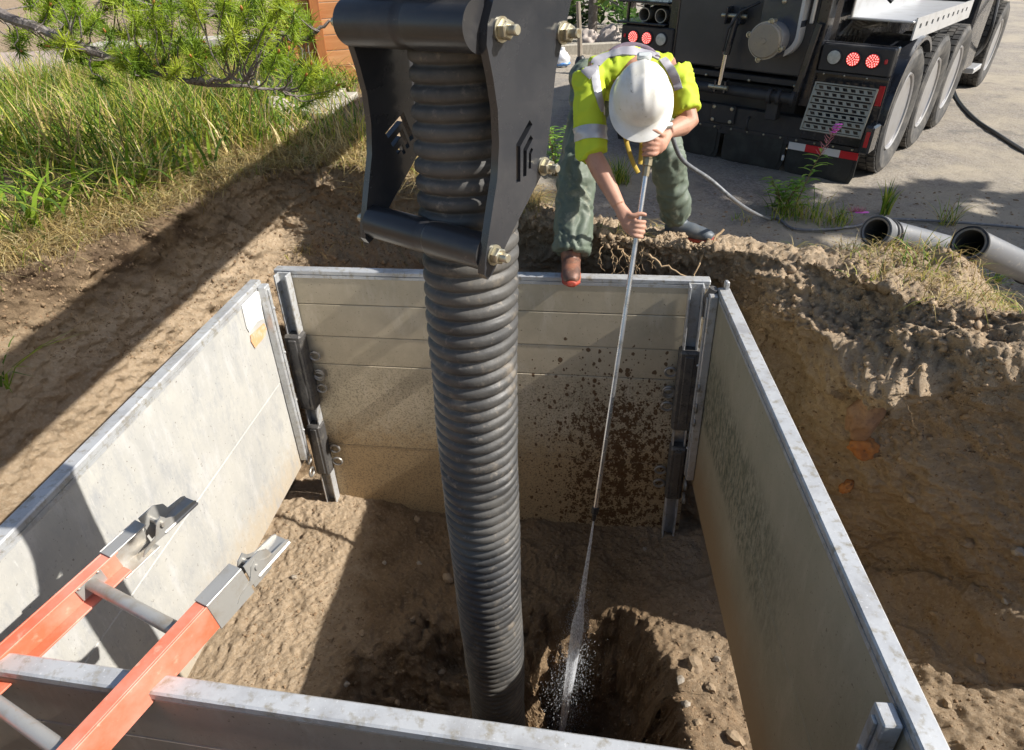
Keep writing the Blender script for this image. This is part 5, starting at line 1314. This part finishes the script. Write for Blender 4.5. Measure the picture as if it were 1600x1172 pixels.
TIM = M('orange_timber', (.46, .20, .06), .75, 0, [(8, (.36, .14, .045), .4, .65), (30, (.52, .30, .13), .55, .7)], [(40, .4, .008)])
tbase = cast(330, 140)[0]; TWALL = empty('timber_edging', tbase, 'row of short orange timbers edging the ground behind the grass', 'edging')
for k, px in enumerate((298, 322, 346, 372, 398)):
    c_ = cast(px, 128)[0]; hgt = random.uniform(.30, .48)
    MB().box(Vector((c_.x, tbase.y + .05 * k, .3 + hgt / 2)), (.16, .14, hgt), Matrix.Rotation(random.uniform(-.2, .2), 3, 'Z'), .015).build('timber', TIM, TWALL, True, 30)
CON = M('pale_slab', (.50, .46, .40), .8, 0, [(6, (.40, .37, .32), .45, .7)], [(60, .3, .005)])
o_ = MB().box(Vector((tbase.x - .2, tbase.y + .55, .72)), (2.3, .42, .09), Matrix.Rotation(.15, 3, 'Z'), .012).build('stone_slab', CON, None, True, 30); tag(o_, 'long pale stone slab lying behind the orange timbers', 'slab')
o_ = MB().box(Vector((tbase.x - .2, tbase.y + .60, .46)), (2.2, .30, .42), Matrix.Rotation(.15, 3, 'Z'), .02).build('slab_wall', TIM, o_, True, 30)
PATHM = M('pink_gravel_path', (.40, .31, .27), .9, 0, [(4, (.33, .25, .21), .45, .65), (60, (.48, .40, .35), .5, .7)], [(90, .4, .006)])
v4 = [Vector(q) for q in ((-9, 8.2, .315), (-3.4, 8.6, .315), (-4.5, 13, .35), (-14, 13, .35))]
o_ = MB().add(v4 + [q - Vector((0, 0, .1)) for q in v4], [(0, 1, 2, 3), (7, 6, 5, 4), (0, 4, 5, 1), (1, 5, 6, 2), (2, 6, 7, 3), (3, 7, 4, 0)]).build('path', PATHM); tag(o_, None, None, None, 'structure')
WPL = M('weathered_plank', (.46, .42, .34), .8, 0, [(12, (.34, .30, .24), .42, .68), (50, (.55, .52, .45), .55, .7)], [(50, .3, .004)], scale=(3, .5, 1))
for (pa, pb_, wd, lab) in (((452, 152), (505, 142), .20, 'short weathered plank lying behind the pale boulder'), ((470, 186), (530, 150), .16, 'long weathered plank, left of the two lying side by side'), ((497, 190), (548, 156), .16, 'long weathered plank, right of the two lying side by side')):
    a, b = cast(*pa)[0], cast(*pb_)[0]
    o_ = MB().bar(a + Vector((0, 0, .045)), b + Vector((0, 0, .045)), wd, .05, (0, 0, 1), .006).build('plank', WPL, None, True, 30); tag(o_, lab, 'plank')
GRAN = M('pale_granite', (.46, .40, .35), .8, 0, [(30, (.36, .29, .25), .45, .65), (110, (.22, .2, .19), .6, .68)], [(60, .3, .006)])
bigrock(438, 186, (.20, .17, .20), (.1, .2, .3), 1, 'round pale granite boulder in front of the weathered planks', GRAN)
bigrock(522, 138, (.13, .10, .10), (.1, .2, .9), 2, 'small pinkish rock at the foot of the cedar fence', GRAN)
bigrock(455, 213, (.14, .10, .08), (.3, .1, .5), 3, 'low pale rock in the dry grass below the boulder', GRAN)
SHT = M('black_sheet', (.022, .023, .025), .35, 0, [(20, (.05, .05, .05), .5, .7)])
c_ = cast(392, 152)[0]; n = 30; gx, gy = np.meshgrid(np.linspace(-.5, .5, n), np.linspace(-.4, .4, n)); Q = np.column_stack([gx.ravel(), gy.ravel(), np.zeros(n * n)])
hz_ = .12 + .10 * fbm(Q * np.array([5, 9, 1]), 3, 61) + .06 * (1 - np.abs(fbm(Q * 8, 2, 67))) - .6 * (np.abs(Q[:, 0]) ** 3 + np.abs(Q[:, 1]) ** 3)
i2 = np.arange(n * n).reshape(n, n); f_ = np.stack([i2[:-1, :-1], i2[:-1, 1:], i2[1:, 1:], i2[1:, :-1]], -1).reshape(-1, 4)
o_ = np_mesh('plastic_sheet', Q * np.array([1, 1, 0]) + np.array(c_) + np.column_stack([Q[:, 0] * 0, Q[:, 0] * 0, hz_]), f_, SHT, True); tag(o_, 'crumpled black plastic sheet under the pine bough', 'plastic sheet')

# ------------------------------------------------------------------ far side: trees, stake, bag, edging
FOL = attr_mat('foliage', .6, .3)
def conifer(base, h0, H, rad, n, leaf, lab, cat, tone=1., name='spruce_tree', cone=1.):
    b = Vector(base); t_ = empty(name, b, lab, cat)
    MB().tube([b - Vector((0, 0, .1)), b + Vector((.03, 0, H * .5)), b + Vector((0, 0, H))], [.035 * H * .5, .02 * H * .5, .01], 10).build('trunk', BARK, t_, True)
    vs, fs, tt = [], [], []; lm = MB(); nl = 44
    for k in range(nl):
        f = (k + .5) / nl; z = h0 + (H - h0) * f; R = rad * (1 - cone * f) ** .8 * random.uniform(.7, 1.1) + .05; a = k * 2.4 + random.random() * .5
        p0 = b + Vector((0, 0, z + R * .12)); p1 = b + Vector((R * math.cos(a), R * math.sin(a), z - R * .15)); lm.tube([p0, p0.lerp(p1, .5) + Vector((0, 0, .04)), p1], [.02, .013, .004], 5)
        base_c = np.array(random.choice(((.035, .075, .018), (.06, .12, .025), (.10, .17, .03), (.14, .20, .035)))) * tone
        for j in range(n // nl):
            u = random.random() ** .6; c_ = p0.lerp(p1, u) + Vector((random.gauss(0, .10), random.gauss(0, .10), random.gauss(-.03, .06))) * (R * .6 + .15)
            d_ = Vector((math.cos(a) + random.gauss(0, .6), math.sin(a) + random.gauss(0, .6), random.gauss(0, .5))).normalized(); s2 = d_.orthogonal().normalized(); s2.rotate(Quaternion(d_, random.random() * 6.28)); L = leaf * random.uniform(.6, 1.3); n0 = len(vs)
            vs += [c_, c_ + d_ * L * .5 + s2 * L * .22, c_ + d_ * L, c_ + d_ * L * .5 - s2 * L * .22]; fs.append((n0, n0 + 1, n0 + 2, n0 + 3)); tt += [tuple(base_c * random.uniform(.7, 1.35))] * 4
    lm.build('limbs', BARK, t_, True)['kind'] = 'stuff'; iv = world_basis(t_).inverted()
    cr = np_mesh('crown', np.array([iv @ Vector(q_) for q_ in vs]), np.array(fs), FOL, False, t_, {'tint': np.array(tt)}); cr['kind'] = 'stuff'; return t_
def on(px, py, y): p = atY(px, py, y); return Vector((p.x, p.y, gz(p.x, p.y)))
conifer(on(925, 60, 14.5), .35, 5.5, 1.5, 5200, .17, 'bushy green conifer standing behind the wooden stake', 'conifer', 1.35)
conifer(on(985, 40, 16.5), .2, 6.5, 1.7, 4200, .20, 'darker conifer rising behind the left rear corner of the truck', 'conifer', .8)
conifer(on(820, 40, 17), .3, 6, 1.7, 3000, .2, 'conifer mostly hidden behind the guide frame', 'conifer', 1.)
conifer((9.4, 3.3, -.3), .5, 7.6, 1.25, 26000, .25, 'conifer to the right, outside the picture, shading the gravel', 'conifer', 1., cone=.35)
WD = M('grey_stake_wood', (.30, .25, .19), .8, 0, [(12, (.40, .34, .27), .45, .65)], [(40, .4, .006)], scale=(2, 2, .4))
b0 = on(907, 98, 11.)
stk = empty('wooden_stake', b0, 'thin leaning wooden stake with a dark foot behind the worker', 'stake')
MB().tube([b0, b0 + Vector((-.02, 0, .5)), b0 + Vector((-.05, 0, .95))], [.04, .035, .032], 8).build('shaft', WD, stk, True)
MB().ball(b0 + Vector((0, 0, .10)), (.09, .08, .16), 10, 8).build('foot', BLKP, stk, True)
b0 = on(935, 82, 13.); o_ = MB().box(b0 + Vector((.1, 0, .08)), (3.0, .18, .18), Matrix.Rotation(.08, 3, 'Z'), .015).build('edging_timber', WPL, None, True, 30); tag(o_, 'pale long timber edging the ground below the conifers', 'timber')
for k, (px, py, r_) in enumerate(((921, 62, .20), (934, 66, .15), (948, 62, .22), (958, 70, .12))):
    p = on(px, py + 14, 13.4); me = big_r[k].copy(); me.materials.clear(); me.materials.append(GRAN); o_ = bpy.data.objects.new('rock', me); COL.objects.link(o_); o_.location = p + Vector((0, 0, r_ * .5)); o_.scale = (r_, r_, r_ * 1.3)
    tag(o_, ('tallest pale rock nearest the stake', 'small pale rock, second from the stake', 'broad pale rock, third from the stake', 'smallest pale rock beside the truck corner')[k] + ' below the conifers', 'rock')
b0 = on(877, 86, 11.6); bag = MB(); bag.ball(b0 + Vector((0, 0, .10)), (.14, .12, .13), 14, 10); bag.ball(b0 + Vector((.01, 0, .22)), (.05, .04, .06), 10, 8)
bo = bpy.data.objects; me = fuse(bag, .02, 2, lambda P: .02 * fbm(P * 14, 3, 13)); me.name = 'plastic_bag'; me.materials.clear(); me.materials.append(M('white_plastic', (.75, .76, .78), .4)); me.polygons.foreach_set('use_smooth', [True] * len(me.polygons))
bg_ = bpy.data.objects.new('plastic_bag', me); COL.objects.link(bg_); tag(bg_, 'white plastic bag with a blue base beside the guide frame', 'bag')
MB().ball(b0 + Vector((0, 0, .05)), (.150, .130, .05), 14, 8).build('blue_base', M('blue_plastic', (.10, .26, .60), .4), bg_, True)
